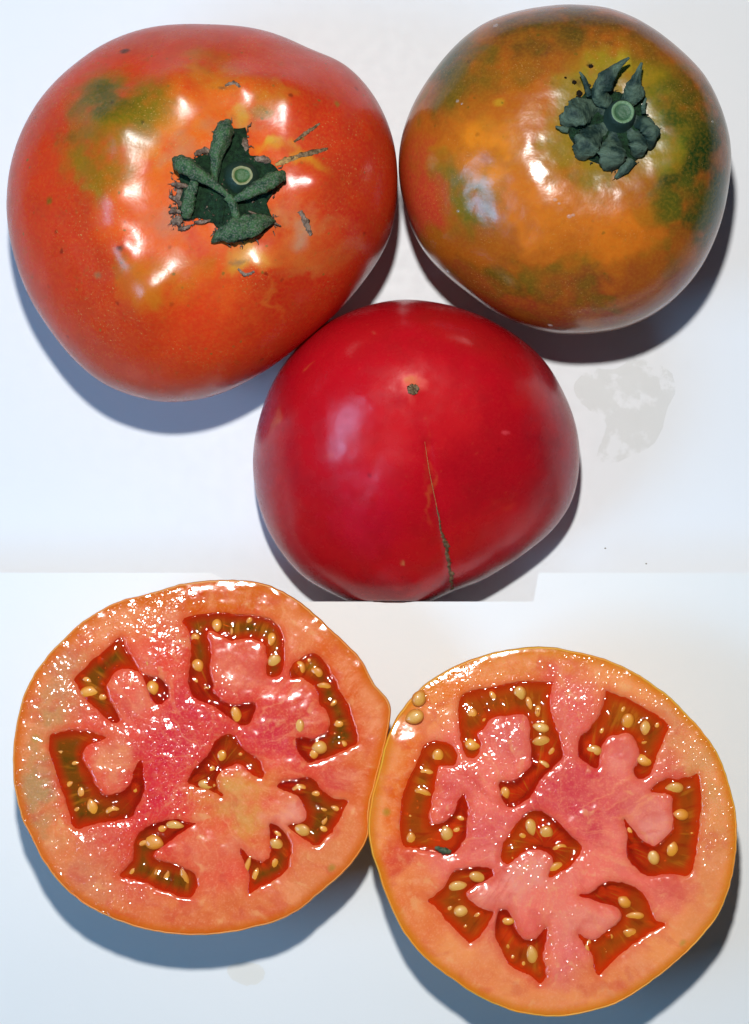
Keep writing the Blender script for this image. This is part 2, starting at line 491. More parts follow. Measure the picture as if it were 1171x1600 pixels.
def plate(poly, surf, lift, thick, name, mat, parent, base, seed=0, rough=1.2):
    """leafy plate that follows the fruit below it, traced outline, real thickness"""
    P = np.array(poly, float)
    c = P.mean(0); m = 90
    L = np.concatenate([[0], np.cumsum(np.hypot(*np.diff(np.vstack([P, P[:1]]), axis=0).T))])
    u = np.linspace(0, L[-1], m, endpoint=False)
    Q = np.vstack([P, P[:1]])
    ex, ey = np.interp(u, L, Q[:, 0]), np.interp(u, L, Q[:, 1])
    rnd = np.random.RandomState(seed)
    ex = ex+rough*(rnd.rand(m)-0.5)*2; ey = ey+rough*(rnd.rand(m)-0.5)*2
    rings = [1.0, 0.985, 0.9, 0.72, 0.5, 0.28, 0.1]
    V, F = [], []
    for k, r in enumerate([1.0]+rings):
        for j in range(m):
            x, y = c[0]+(ex[j]-c[0])*r, c[1]+(ey[j]-c[1])*r
            h, n = surf.at(x, y)
            z = -3 if k == 0 else lift+thick*(1-0.35*(r > 0.99))+1.6*float(fbm(np.array([x/9]), np.array([y/9]), seed)[0])
            V.append(h+n*z)
    for i in range(len(rings)):
        for j in range(m):
            F.append((i*m+j, i*m+(j+1) % m, (i+1)*m+(j+1) % m, (i+1)*m+j))
    F.append(tuple(len(rings)*m+j for j in range(m)))
    return mesh_obj(name, V, F, mat, parent, base)

def T(ox, oy, k, pts): return [(ox+x*k, oy+y*k) for x, y in pts]
kc = 230/1171
calL = plate(T(240,170,kc,[(330,400),(470,340),(500,230),(560,150),(660,160),(740,160),(755,300),(760,380),(850,400),(930,440),(1020,540),
        (960,640),(900,760),(930,830),(965,900),(860,1000),(700,1060),(560,1050),(480,1050),(540,980),(480,900),(350,870),(240,890),
        (200,800),(250,640),(200,540),(230,420)]), sL, 1.0, 5.0, 'calyx', m_dark, tL, bL, 3, 1.5)
def on(surf, x, y, up):
    h, n = surf.at(x, y)
    return h+n*up
def sepal(surf, pts, widths, thick, mat, parent, base, seed, camber=0.25, rough=0.11):
    path = [on(surf, x, y, u) for x, y, u in pts]
    return ribbon_tube(path, widths, thick, 'sepal', mat, parent, base, 18, camber, 8, seed, rough*0.4, 0.13)
def sl(p, w, t, seed, camber=0.25):
    pts = [(240+x*kc, 170+y*kc, u*1.2+2) for x, y, u in p]
    return sepal(sL, pts, [a*kc*0.92 for a in w], t, m_sepal, calL, bL, seed, camber)
sl([(505,640,8),(512,520,15),(530,380,22),(558,270,24),(580,190,18),(592,160,10)], [18,34,58,74,62,20], [4,6,9,11,9,3], 1)
sl([(600,700,8),(480,610,16),(370,540,22),(290,490,24),(225,455,18),(195,445,10)], [18,40,60,70,58,18], [4,6,9,11,9,3], 2)
sl([(360,560,14),(335,640,16),(315,720,16),(295,800,13),(280,870,8)], [24,44,52,52,34], [4,6,7,7,4], 3)
sl([(640,730,9),(740,690,18),(840,630,22),(930,580,21),(1000,550,14),(1030,545,8)], [18,46,62,62,48,14], [4,7,9,9,7,3], 4)
sl([(600,700,8),(640,780,10),(665,880,8)], [36,34,30], [6,6,5], 5)
sl([(470,1055,4),(540,1000,10),(650,950,16),(780,910,16),(880,885,12),(960,890,5)], [10,52,86,80,52,10], [3,5,7,7,5,2], 6, 0.15)
h, n = sL.at(240+700*kc, 170+550*kc)
stem_stub(h+n*3, (n[0]*0.6+0.06, n[1]*0.6, 1), 25, 15, 15, stub_material('stalk_cut_green', (128, 130, 88), (50, 88, 40), (24, 48, 36)), calL, bL, 0.05, 4, 3)
# dried flakes round the calyx
rf = random.Random(11)
for (x0, y0, x1, y1, w) in [(150,600,290,620,22),(130,690,230,700,20),(210,620,230,800,34),(130,830,240,830,20),(150,900,240,870,40),
        (200,960,300,930,18),(330,370,460,350,26),(700,190,735,360,30),(780,400,930,430,28),(900,900,1010,930,10),(720,800,900,840,10),(330,900,470,880,16)]:
    mx, my = (x0+x1)/2+rf.uniform(-25, 25), (y0+y1)/2+rf.uniform(-25, 25)
    pts = [on(sL, 240+x*kc, 170+y*kc, u) for x, y, u in ((x0, y0, 3), (mx, my, rf.uniform(5, 9)), (x1, y1, 4))]
    ribbon_tube(pts, [w*kc*0.5, w*kc, w*kc*0.4], [1, 2, 1], 'dried_flake', m_dry, calL, bL, 7, 0.1, 6, rf.randint(0, 99), 0.35)
def scar(surf, pts, widths, thick, mat, parent, base, seed, name='scar', rough=0.3, lift=0.2):
    path = [on(surf, x, y, lift) for x, y in pts]
    return ribbon_tube(path, widths, thick, name, mat, parent, base, 8, 0.0, 8, seed, rough)
scar(sL, [(448,250),(470,243),(492,238),(512,232)], [2,3.6,4.2,1.5], 1.0, m_cork, tL, bL, 1)
scar(sL, [(430,258),(448,251),(466,246)], [2,5,2], 0.8, m_cork2, tL, bL, 2)
scar(sL, [(460,222),(478,208),(500,193)], [1.5,3,1.5], 0.9, m_cork, tL, bL, 3)
scar(sL, [(468,330),(478,350),(486,368)], [3,6,2], 0.6, m_dry, tL, bL, 4, rough=0.5)
scar(sL, [(372,420),(384,428),(398,424)], [1.5,3,1.5], 0.6, m_dry, tL, bL, 5, rough=0.5)
scar(sL, [(352,134),(366,130),(376,136)], [1.5,3,1.5], 0.6, m_dry, tL, bL, 6, rough=0.5)

def fringe(poly, surf, n, mat, parent, base, seed, rmin=0.75, rmax=1.12, size=(3, 9), lift=5.0):
    """dry hairs and crumbs round a calyx"""
    rnd = np.random.RandomState(seed)
    P = np.array(poly, float); c = P.mean(0)
    V, F = [], []
    for k in range(n):
        i = rnd.randint(len(P)); t = rnd.rand()
        e = P[i]*(1-t)+P[(i+1) % len(P)]*t
        p = c+(e-c)*rnd.uniform(rmin, rmax)
        a = math.atan2(e[1]-c[1], e[0]-c[0])+rnd.normal(0, 0.8)
        L = rnd.uniform(*size); w = rnd.uniform(0.5, 1.5)
        mid = surf.at(p[0], p[1]); q0 = mid[0]+mid[1]*rnd.uniform(0.5, lift)
        d = np.array([math.cos(a), -math.sin(a), rnd.uniform(-0.2, 0.35)]); sd = np.array([-d[1], d[0], 0.0])
        q1 = q0+d*L*0.5+sd*rnd.normal(0, 1.0); q2 = q0+d*L+sd*rnd.normal(0, 2.0)
        b = len(V)
        for q, ww in ((q0, w), (q1, w*rnd.uniform(0.7, 1.3)), (q2, w*0.25)):
            V += [q+sd*ww, q-sd*ww, q+np.array([0, 0, ww])]
        for r in (0, 3):
            for x, y in ((0, 1), (1, 2), (2, 0)): F.append((b+r+x, b+r+y, b+r+3+y, b+r+3+x))
        F.append((b, b+2, b+1)); F.append((b+6, b+7, b+8))
    o = mesh_obj('dry_fringe', V, F, mat, parent, base)
    o['kind'] = 'stuff'
    return o
POLY_L = T(240,170,kc,[(330,400),(470,340),(500,230),(560,150),(740,160),(760,380),(930,440),(1020,540),(900,760),(965,900),(700,1060),(480,1050),(480,900),(240,890),(200,800),(250,640),(200,540),(230,420)])
fringe(POLY_L, sL, 130, m_dry, calL, bL, 3)
fringe(T(240,170,kc,[(150,580),(290,600),(260,880),(200,960),(130,900)]), sL, 60, m_dry, calL, bL, 4, 0.2, 1.1)
fringe(T(240,170,kc,[(500,560),(760,420),(900,560),(800,780),(560,860),(400,760)]), sL, 60, m_dry, calL, bL, 6, 0.2, 1.3, (2, 5), 7)

# --- green-shouldered tomato ---------------------------------------------
OG = [(893,15),(941,20),(990,39),(1034,68),(1073,102),(1105,141),(1127,190),(1139,244),(1136,293),(1127,341),(1112,385),(1088,429),
      (1053,468),(1014,495),(971,512),(922,519),(873,519),(824,507),(780,488),(737,458),(698,427),(663,390),(641,346),(627,297),
      (623,254),(629,210),(644,168),(668,127),(698,88),(732,56),(771,34),(815,22),(854,16)]
BG = [(815,246,50,6),(812,390,58,9),(860,320,36,4),(700,300,60,6),(960,380,60,5),(1070,250,60,5),(780,130,60,4)]
VG, FG, CG = tomato_mesh(OG, (955, 195), 190, 362, BG, (60, 20), lump=2.0, seed=4.2, psq=(0.84, 0.92))
sG = Surf(VG, FG)
bG = (CG[0], CG[1], 0)
tG = thing('tomato', 'round tomato ripening from green to orange with curled calyx, at upper right', 'tomato', bG)
PG = [
 (880,470,220,60,(150,58,30),0.8),(640,300,40,130,(186,66,36),0.8),(900,40,200,50,(104,64,22),0.9),(690,130,60,90,(128,62,24),0.7),
 (760,240,110,80,(222,128,28),0.85),(860,330,110,70,(214,116,30),0.75),(960,370,90,60,(210,110,24),0.8),(860,230,50,70,(190,110,24),0.6),
 (955,130,110,70,(146,124,22),0.95),(970,200,130,110,(140,114,20),0.85),(1040,190,50,80,(112,112,20),0.85),
 (1100,230,80,180,(30,56,14),1.0),(1060,150,60,60,(90,82,18),0.7),(1100,330,44,70,(44,66,18),0.9),(1020,320,70,40,(170,102,20),0.6),
 (715,315,95,75,(116,98,18),0.95),(735,340,44,34,(100,96,18),0.7),(720,140,80,60,(104,88,20),0.7),(880,60,120,40,(96,72,20),0.7),(1010,90,80,50,(110,84,20),0.6),(700,105,70,55,(58,66,18),0.9),(740,90,60,40,(92,66,18),0.6),
 (790,435,110,44,(96,78,18),0.85),(940,460,80,22,(110,84,20),0.65),(680,270,34,34,(160,110,24),0.6),(850,95,60,40,(150,80,22),0.6),
 (955,95,26,30,(170,150,36),0.8),(915,270,60,30,(120,104,18),0.7),(965,285,6,26,(110,100,20),0.7),
 (780,160,10,8,(190,140,30),0.8,1),(905,130,5,7,(30,22,14),0.9,1),(922,102,6,4,(30,22,14),0.9,1),(897,127,4,4,(30,22,14),0.9,1),
 (850,75,8,10,(110,60,30),0.6),(1060,445,60,40,(140,56,34),0.7),(650,340,40,80,(190,58,36),0.8),(760,110,90,50,(110,86,20),0.7),(900,190,60,80,(140,112,20),0.7),(930,290,80,40,(128,104,20),0.7),(1060,300,60,60,(84,84,18),0.75),(840,420,70,30,(120,92,20),0.6),(740,440,60,30,(160,66,30),0.6),
]
tg = skin_material('tomato_skin_green_orange', sG, bG, (180, 92, 22), PG, ((196, 140, 40), (84, 80, 20), 0.6), 0.16, (0.014, 60), spec=0.55)
bodyG = mesh_obj('body', VG, FG, tg.m, tG, bG)
add_colour(bodyG, paint(VG, bG, (180, 92, 22), PG, lambda x, y: sG.at(x, y)[0], (0.014, 60), blotch=(112, 92, 20)), 0.94)
kg = 210/1171
def G(p): return (850+p[0]*kg, 80+p[1]*kg)
calG = plate([G(p) for p in [(360,360),(480,270),(560,330),(690,370),(760,330),(840,420),(880,540),(950,640),(940,800),(850,920),(740,1000),
        (600,1040),(460,980),(330,930),(240,780),(180,660),(200,520),(290,430)]], sG, 1.0, 4.0, 'calyx', m_dark, tG, bG, 8, 1.0)
def sg(p, w, t, seed, camber=0.3):
    pts = [(850+x*kg, 80+y*kg, u) for x, y, u in p]
    pts = [(x, y, u*1.35) for x, y, u in pts]
    t = [a*0.75 for a in t]
    return sepal(sG, pts, [a*kg*0.84 for a in w], t, m_sepal2, calG, bG, seed, camber)
sg([(560,560,3),(440,500,5),(330,520,14),(250,575,20),(195,630,14),(180,670,3)], [50,90,130,125,90,40], [2,2.5,3,3,2.5,1.5], 1, 0.22)
sg([(580,650,3),(480,700,5),(400,760,14),(340,840,20),(315,910,13),(315,950,2)], [50,80,120,125,100,50], [2,2.5,3,3,2.5,1.5], 2, 0.22)
sg([(640,680,3),(610,780,5),(595,860,14),(588,940,20),(585,1010,13),(588,1045,2)], [50,80,125,140,125,60], [2,2.5,3,3,2.5,1.5], 3, 0.22)
sg([(720,660,3),(780,730,5),(815,800,13),(815,870,17),(790,930,4)], [50,70,80,85,50], [2,2.5,3,3,2], 7, 0.22)
sg([(740,580,3),(820,620,5),(890,670,14),(930,750,18),(910,860,4)], [50,70,80,80,40], [2,2.5,3,3,2], 4, 0.22)
sg([(560,480,8),(470,380,18),(520,270,24),(600,210,26),(660,170,28),(720,138,30)], [50,90,80,42,26,10], [4,5,5,4,3,2], 5)
sg([(690,480,8),(760,400,18),(770,320,24),(790,250,26),(825,178,30)], [50,95,60,28,10], [4,5,4,3,2], 6)
sg([(390,400,14),(350,320,18),(320,270,20),(285,230,20)], [34,24,18,6], [3,3,2,1], 8)
sg([(870,560,12),(866,500,18),(878,440,22)], [24,20,8], [3,3,1], 9)
sg([(200,700,6),(150,690,8),(95,670,8)], [30,24,8], [3,2,1], 10)
sg([(760,950,6),(700,1040,6),(620,1110,4)], [60,46,14], [3,3,1], 12)
fringe([G(p) for p in [(360,360),(480,270),(690,340),(840,420),(950,640),(940,800),(740,1000),(600,1060),(460,1000),(300,930),(180,660),(200,520)]], sG, 70, simple('dry_dark_hair', (66, 62, 48), 0.8, 0.2, 0.4), calG, bG, 9, 0.5, 1.12, (2, 7))
h, n = sG.at(850+660*kg, 80+575*kg)
stem_stub(h+n*3, (0.10, 0.12, 1), 24, 17.5, 24, stub_material('stalk_cut_pale', (96, 128, 92), (56, 90, 62), (26, 48, 42)), calG, bG, 0.012, 2, 2.5)
for (x, y, r) in [(265,270,18),(310,365,26),(300,400,20),(410,130,18),(505,190,12),(190,230,8)]:
    p = G((x, y)); q = on(sG, p[0]-r*kg, p[1], 0.6); q2 = on(sG, p[0]+r*kg, p[1]+1, 0.6); qm = on(sG, p[0], p[1]+0.5, 1.6)
    ribbon_tube([q, qm, q2], [r*kg*0.5, r*kg, r*kg*0.4], [1, 2, 1], 'soil_speck', simple('soil', (30, 22, 16), 0.9, 0.1), tG, bG, 7, 0, 4, int(x), 0.3)

# --- red tomato -----------------------------------------------------------
OR = [(638,472),(694,479),(744,494),(786,515),(823,540),(855,572),(878,611),(896,653),(905,699),(903,745),(892,787),(864,828),
      (827,860),(786,888),(749,909),(712,922),(684,935),(657,946),(638,952),(601,953),(555,944),(514,925),(477,904),(445,870),
      (419,828),(403,782),(396,736),(398,690),(408,648),(421,611),(440,577),(468,542),(504,512),(546,491),(592,477)]
flat = W(0, 940, BZ)[1]+1.2
BR = [(540,560,70,6),(760,600,80,7),(560,790,50,5),(620,720,60,5)]
VR, FR, CR = tomato_mesh(OR, (645, 610), 105, 330, BR, None, psq=(1.08, 1.0), lump=1.4, seed=8.8, flat_y=flat, tip=(13, 7),
    grooves=[([(668,700,280),(686,800,220),(700,870,170),(709,925,110)], 7, 4), ([(600,700,280),(500,820,200)], 40, 7), ([(690,660,290),(800,820,200)], 70, 4)])
sR = Surf(VR, FR)
bR = (CR[0], CR[1], 0)
tR = thing('tomato', 'smooth deep red tomato resting blossom end up with a brown crack', 'tomato', bR)
PR = [
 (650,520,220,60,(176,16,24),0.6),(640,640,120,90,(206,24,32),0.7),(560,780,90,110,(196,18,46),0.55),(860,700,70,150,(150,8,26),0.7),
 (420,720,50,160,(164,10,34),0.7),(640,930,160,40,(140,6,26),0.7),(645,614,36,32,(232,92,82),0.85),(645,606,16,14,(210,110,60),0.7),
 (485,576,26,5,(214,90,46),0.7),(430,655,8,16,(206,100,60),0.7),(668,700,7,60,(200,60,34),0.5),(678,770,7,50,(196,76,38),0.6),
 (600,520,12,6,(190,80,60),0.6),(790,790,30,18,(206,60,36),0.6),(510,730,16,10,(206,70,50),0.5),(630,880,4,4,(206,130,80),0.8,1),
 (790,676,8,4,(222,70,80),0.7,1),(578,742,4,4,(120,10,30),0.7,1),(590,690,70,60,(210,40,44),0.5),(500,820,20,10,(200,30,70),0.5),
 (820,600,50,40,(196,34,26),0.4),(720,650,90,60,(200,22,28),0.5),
]
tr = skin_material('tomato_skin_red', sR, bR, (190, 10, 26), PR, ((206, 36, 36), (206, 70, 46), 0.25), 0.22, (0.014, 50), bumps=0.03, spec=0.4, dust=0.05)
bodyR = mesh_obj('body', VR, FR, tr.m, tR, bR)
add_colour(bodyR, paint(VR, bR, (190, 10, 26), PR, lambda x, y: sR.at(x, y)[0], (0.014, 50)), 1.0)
scar(sR, [(682,792),(685,804),(687,816),(688,826),(692,838)], [0.5,1.4,1.8,1.6,2.4], 1.0, m_cork, tR, bR, 21, 'crack', 0.5, -0.3)
scar(sR, [(691,836),(694,845),(698,853),(697,864),(701,875),(701,886),(705,897),(704,908),(707,920)], [2.0,3.4,4.4,2.8,3.6,2.6,3.8,2.8,3.2], [1.2,1.8,2.2,1.6,2,1.6,2,1.6,1.5], m_cork, tR, bR, 22, 'crack', 0.6, -0.4)
scar(sR, [(664,690),(671,735),(678,770),(683,795)], [0.15,0.4,0.7,0.8], 0.3, m_cork2, tR, bR, 23, 'crack', 0.3, -0.1)
h, n = sR.at(645, 608)
plate([(637,604),(643,600),(651,601),(655,607),(652,614),(645,616),(638,613)], sR, 0.0, 1.4, 'blossom_scar', m_cork, tR, bR, 5, 1.0)

# ---------------------------------------------------------------- tomato halves
def chaikin(p):
    p = np.asarray(p, float); q = np.roll(p, -1, axis=0)
    return np.stack([0.8*p+0.2*q, 0.2*p+0.8*q], 1).reshape(-1, 2)

def sdf(X, Y, poly):
    d = np.full(X.shape, 1e9); ins = np.zeros(X.shape, bool)
    n = len(poly)
    for i in range(n):
        a, b = poly[i], poly[(i+1) % n]
        e = b-a; L = (e**2).sum()+1e-9
        t = np.clip(((X-a[0])*e[0]+(Y-a[1])*e[1])/L, 0, 1)
        d = np.minimum(d, (X-a[0]-t*e[0])**2+(Y-a[1]-t*e[1])**2)
        c = ((a[1] > Y) != (b[1] > Y))
        with np.errstate(divide='ignore', invalid='ignore'):
            xi = (b[0]-a[0])*(Y-a[1])/(b[1]-a[1])+a[0]
        ins ^= c & (X < xi)
    d = np.sqrt(d)
    d = np.where(ins, -d, d)
    return d+1.6*fbm(X/14, Y/14, 0.3, 2)+0.9*vnoise(X/5, Y/5, 2.2)

KZ = 300/1171
# seed mesh, shared: flat teardrop
def seed_mesh():
    V, F = [], []
    nu, nv = 9, 12
    for i in range(nu+1):
        a = math.pi*i/nu
        for j in range(nv):
            b = 2*math.pi*j/nv
            x = math.cos(a); r = math.sin(a)
            if x > 0: r *= (1-0.38*x*x)
            V.append((x*(1.08 if x > 0 else 0.95), r*math.cos(b), r*math.sin(b)*0.5))
    for i in range(nu):
        for j in range(nv):
            F.append((i*nv+j, (i+1)*nv+j, (i+1)*nv+(j+1) % nv, i*nv+(j+1) % nv))
    me = bpy.data.meshes.new('seed'); me.from_pydata(V, [], F)
    me.polygons.foreach_set('use_smooth', [True]*len(me.polygons)); me.update()
    return me
def seed_mat(name, a, b):
    t = NT(name); tc = t.new('ShaderNodeTexCoord'); oi = t.new('ShaderNodeObjectInfo')
    nz = t.noise(tc.outputs['Object'], 2.2, 3.0)
    f = t.math('ADD', t.math('MULTIPLY', oi.outputs['Random'], 0.6), t.math('MULTIPLY', nz, 0.5), clamp=True)
    rr = t.vm('LENGTH', t.vm('MULTIPLY', tc.outputs['Object'], (0.9, 1, 0)), out=1)
    cc = t.mix(t.ramp(rr, 0.45, 0.95, 0, 0.75), t.mix(f, lin(a), lin(b)), lin((206, 108, 26)))
    t.p(Base_Color=cc, Roughness=0.45, Coat_Weight=0.5, Coat_Roughness=0.06)
    t.p(Normal=t.bump(t.noise(tc.outputs['Object'], 5.0, 2.0), 0.2, 2.0))
    return t.m
sm_pale = seed_mesh(); sm_pale.materials.append(seed_mat('seed_pale', (226, 170, 80), (214, 144, 50)))
sm_gold = sm_pale.copy(); sm_gold.materials.clear(); sm_gold.materials.append(seed_mat('seed_gold', (232, 156, 40), (222, 136, 32)))

def gel_material(name, a, b, olive, olive_c, trans, edge):
    t = NT(name); v = t.coord()
    sd = t.attr('depth')                     # how far from the chamber wall
    st = t.attr('streak')                    # runs across the gel strands
    n1 = t.noise(v, 0.03, 3.0)
    comb = t.new('ShaderNodeCombineXYZ'); t.set(comb.inputs[0], t.math('MULTIPLY', st, 1.0)); t.set(comb.inputs[1], t.math('MULTIPLY', t.attr('reach'), 0.012))
    n2 = t.noise(comb.outputs[0], 1.0, 3.0, 0.6)
    c = t.mix(t.ramp(n1, 0.35, 0.65), lin(a), lin(b))
    g = t.math('MULTIPLY', t.ramp(t.math('ADD', t.attr('outer'), t.math('MULTIPLY', t.math('SUBTRACT', n1, 0.5), 0.8)), 0.2, 0.7), olive_c)
    c = t.mix(g, c, lin(olive))
    c = t.mix(t.ramp(n2, 0.54, 0.66, 0, 0.6), c, lin((206, 124, 30)))
    c = t.mix(t.ramp(n2, 0.46, 0.32, 0, 0.5), c, tuple(x*0.5 for x in lin(b)[:3])+(1,))
    oo = t.attr('outer')
    c = t.mix(t.math('MULTIPLY', t.ramp(sd, 18.0, 2.0, 0, 0.9), t.ramp(oo, 0.2, 0.75, 0.25, 1.0)), c, lin(edge))
    c = t.mix(t.math('MULTIPLY', t.ramp(sd, 14.0, 3.0, 0, 0.6), t.ramp(oo, 0.6, 0.2)), c, lin((128, 22, 16)))
    rip = t.bump(t.noise(v, 0.05, 2.0), 0.16, 8.0)
    t.p(Base_Color=c, Roughness=0.5, Coat_Weight=1.0, Coat_Roughness=0.04, Normal=rip, IOR=1.36)
    t.b.inputs['Specular IOR Level'].default_value = 0.0
    t.b.inputs['Coat Normal'].default_value = (0, 0, 0)
    t.l.new(rip, t.b.inputs['Coat Normal'])
    tr_ = t.new('ShaderNodeBsdfTransparent'); t.set(tr_.inputs[0], lin(trans))
    mx = t.new('ShaderNodeMixShader'); t.set(mx.inputs[0], t.ramp(sd, 0.0, 15.0, 0.34, 0.68))
    t.l.new(tr_.outputs[0], mx.inputs[1]); t.l.new(t.b.outputs[0], mx.inputs[2])
    t.l.new(mx.outputs[0], t.out.inputs['Surface'])
    return t.m

def flesh_material(name, base3, zf, rimcol, wet):
    t = NT(name); v = t.coord()
    vw = t.warp(v, 0.012, 50); vw = t.warp(vw, 0.05, 16)
    rim = t.attr('rim'); sd = t.attr('pocket')
    mott = t.noise(v, 0.028, 5.0, 0.65); fine = t.noise(v, 0.14, 3.0)
    an = t.new('ShaderNodeAttribute'); an.attribute_name = 'colour'
    c = an.outputs['Color']
    vd = t.vm('NORMALIZE', t.vm('MULTIPLY', vw, (1, 1, 0)))
    ln = t.vm('LENGTH', vw, out=1)
    cv = t.new('ShaderNodeCombineXYZ'); t.set(cv.inputs[2], t.math('MULTIPLY', ln, 0.016))
    fib = t.noise(t.vm('ADD', t.vm('SCALE', vd, 9.0), cv.outputs[0]), 1.0, 4.0, 0.6)
    c = t.mix(t.math('MULTIPLY', t.ramp(fib, 0.52, 0.68, 0, 0.4), t.ramp(ln, 40, 110)), c, lin((246, 164, 116)))
    c = t.mix(t.math('MULTIPLY', t.ramp(fib, 0.46, 0.30, 0, 0.35), t.ramp(ln, 40, 110)), c, lin((214, 70, 62)))
    # pale strands in the flesh and pale vein dots
    c = t.mix(t.ramp(fine, 0.45, 0.75, 0, 0.22), c, lin((246, 164, 116)))
    c = t.mix(t.ramp(t.noise(v, 0.34, 2.0), 0.5, 0.7, 0, 0.18), c, lin((250, 186, 140)))
    c = t.mix(t.ramp(t.noise(vw, 0.045, 2.0), 0.6, 0.74, 0, 0.4), c, lin((240, 180, 120)))
    c = t.mix(t.ramp(t.noise(vw, 0.02, 2.0), 0.55, 0.7, 0, 0.35), c, lin((206, 52, 56)))
    c = t.mix(t.ramp(sd, 14.0, 1.0, 0, 0.4), c, lin((220, 72, 40)))
    # chamber walls are a cleaner red than the cut face
    c = t.mix(t.ramp(sd, -3.0, -13.0, 0, 0.85), c, lin((206, 74, 34)))
    c = t.mix(t.ramp(rim, 0.93, 0.985, 0, 0.8), c, rimcol if not isinstance(rimcol[0], int) else lin(rimcol))
    # greenish dots of the outer wall
    vo = t.new('ShaderNodeTexVoronoi'); t.set(vo.inputs['Vector'], t.vm('MULTIPLY', v, (1, 1, 0))); vo.inputs['Scale'].default_value = 0.0165
    dots = t.math('MULTIPLY', t.ramp(vo.outputs['Distance'], 0.16, 0.04, 0, 0.55),
                  t.math('MULTIPLY', t.ramp(rim, 0.84, 0.88), t.ramp(rim, 0.97, 0.94)))
    c = t.mix(dots, c, lin((128, 138, 30)))
    hs = t.new('ShaderNodeHueSaturation'); hs.inputs['Saturation'].default_value = 1.015; t.l.new(c, hs.inputs['Color']); c = hs.outputs[0]
    t.p(Base_Color=c, Roughness=0.7)
    t.b.inputs['Specular IOR Level'].default_value = 0.0
    t.p(Subsurface_Weight=0.45, Subsurface_Radius=(1, .32, .16), Subsurface_Scale=0.0022)
    # juice: glossy film over beaded cut cells
    cell = t.new('ShaderNodeTexVoronoi'); cell.feature = 'F1'
    t.set(cell.inputs['Vector'], t.vm('MULTIPLY', t.warp(v, 0.08, 6), (1, 1, 0))); cell.inputs['Scale'].default_value = 0.130
    sep = t.new('ShaderNodeSeparateColor'); t.l.new(cell.outputs['Color'], sep.inputs[0])
    dome = t.math('SUBTRACT', 0.19, t.math('POWER', cell.outputs['Distance'], 2.0))
    dome = t.math('MULTIPLY', t.math('MAXIMUM', dome, 0.0), t.ramp(sep.outputs[0], 0.05, 0.55))
    wetf = 0.0
    for (px, py, rx, ry, k) in wet:
        h = zf(px, py)-np.asarray(base3)
        d = t.vm('MULTIPLY', t.vm('SUBTRACT', vw, tuple(h)), (1/rx, 1/ry, 0))
        f = t.ramp(t.vm('LENGTH', d, out=1), 1.0, 0.2, 0, k)
        wetf = t.math('MAXIMUM', wetf, f)
    wetf = t.math('MAXIMUM', wetf, 0.05)
    hh = t.math('ADD', dome, t.math('MULTIPLY', t.noise(v, 0.07, 2.0), 0.22))
    hh = t.math('MULTIPLY', hh, wetf)
    nb = t.bump(hh, 1.0, 6.5)
    t.p(Coat_Weight=1.0, Coat_Roughness=0.12, Coat_IOR=1.5)
    t.l.new(nb, t.b.inputs['Coat Normal'])
    t.p(Normal=t.bump(t.math('ADD', fine, t.math('MULTIPLY', mott, 1.5)), 0.15, 5.0))
    return t.m

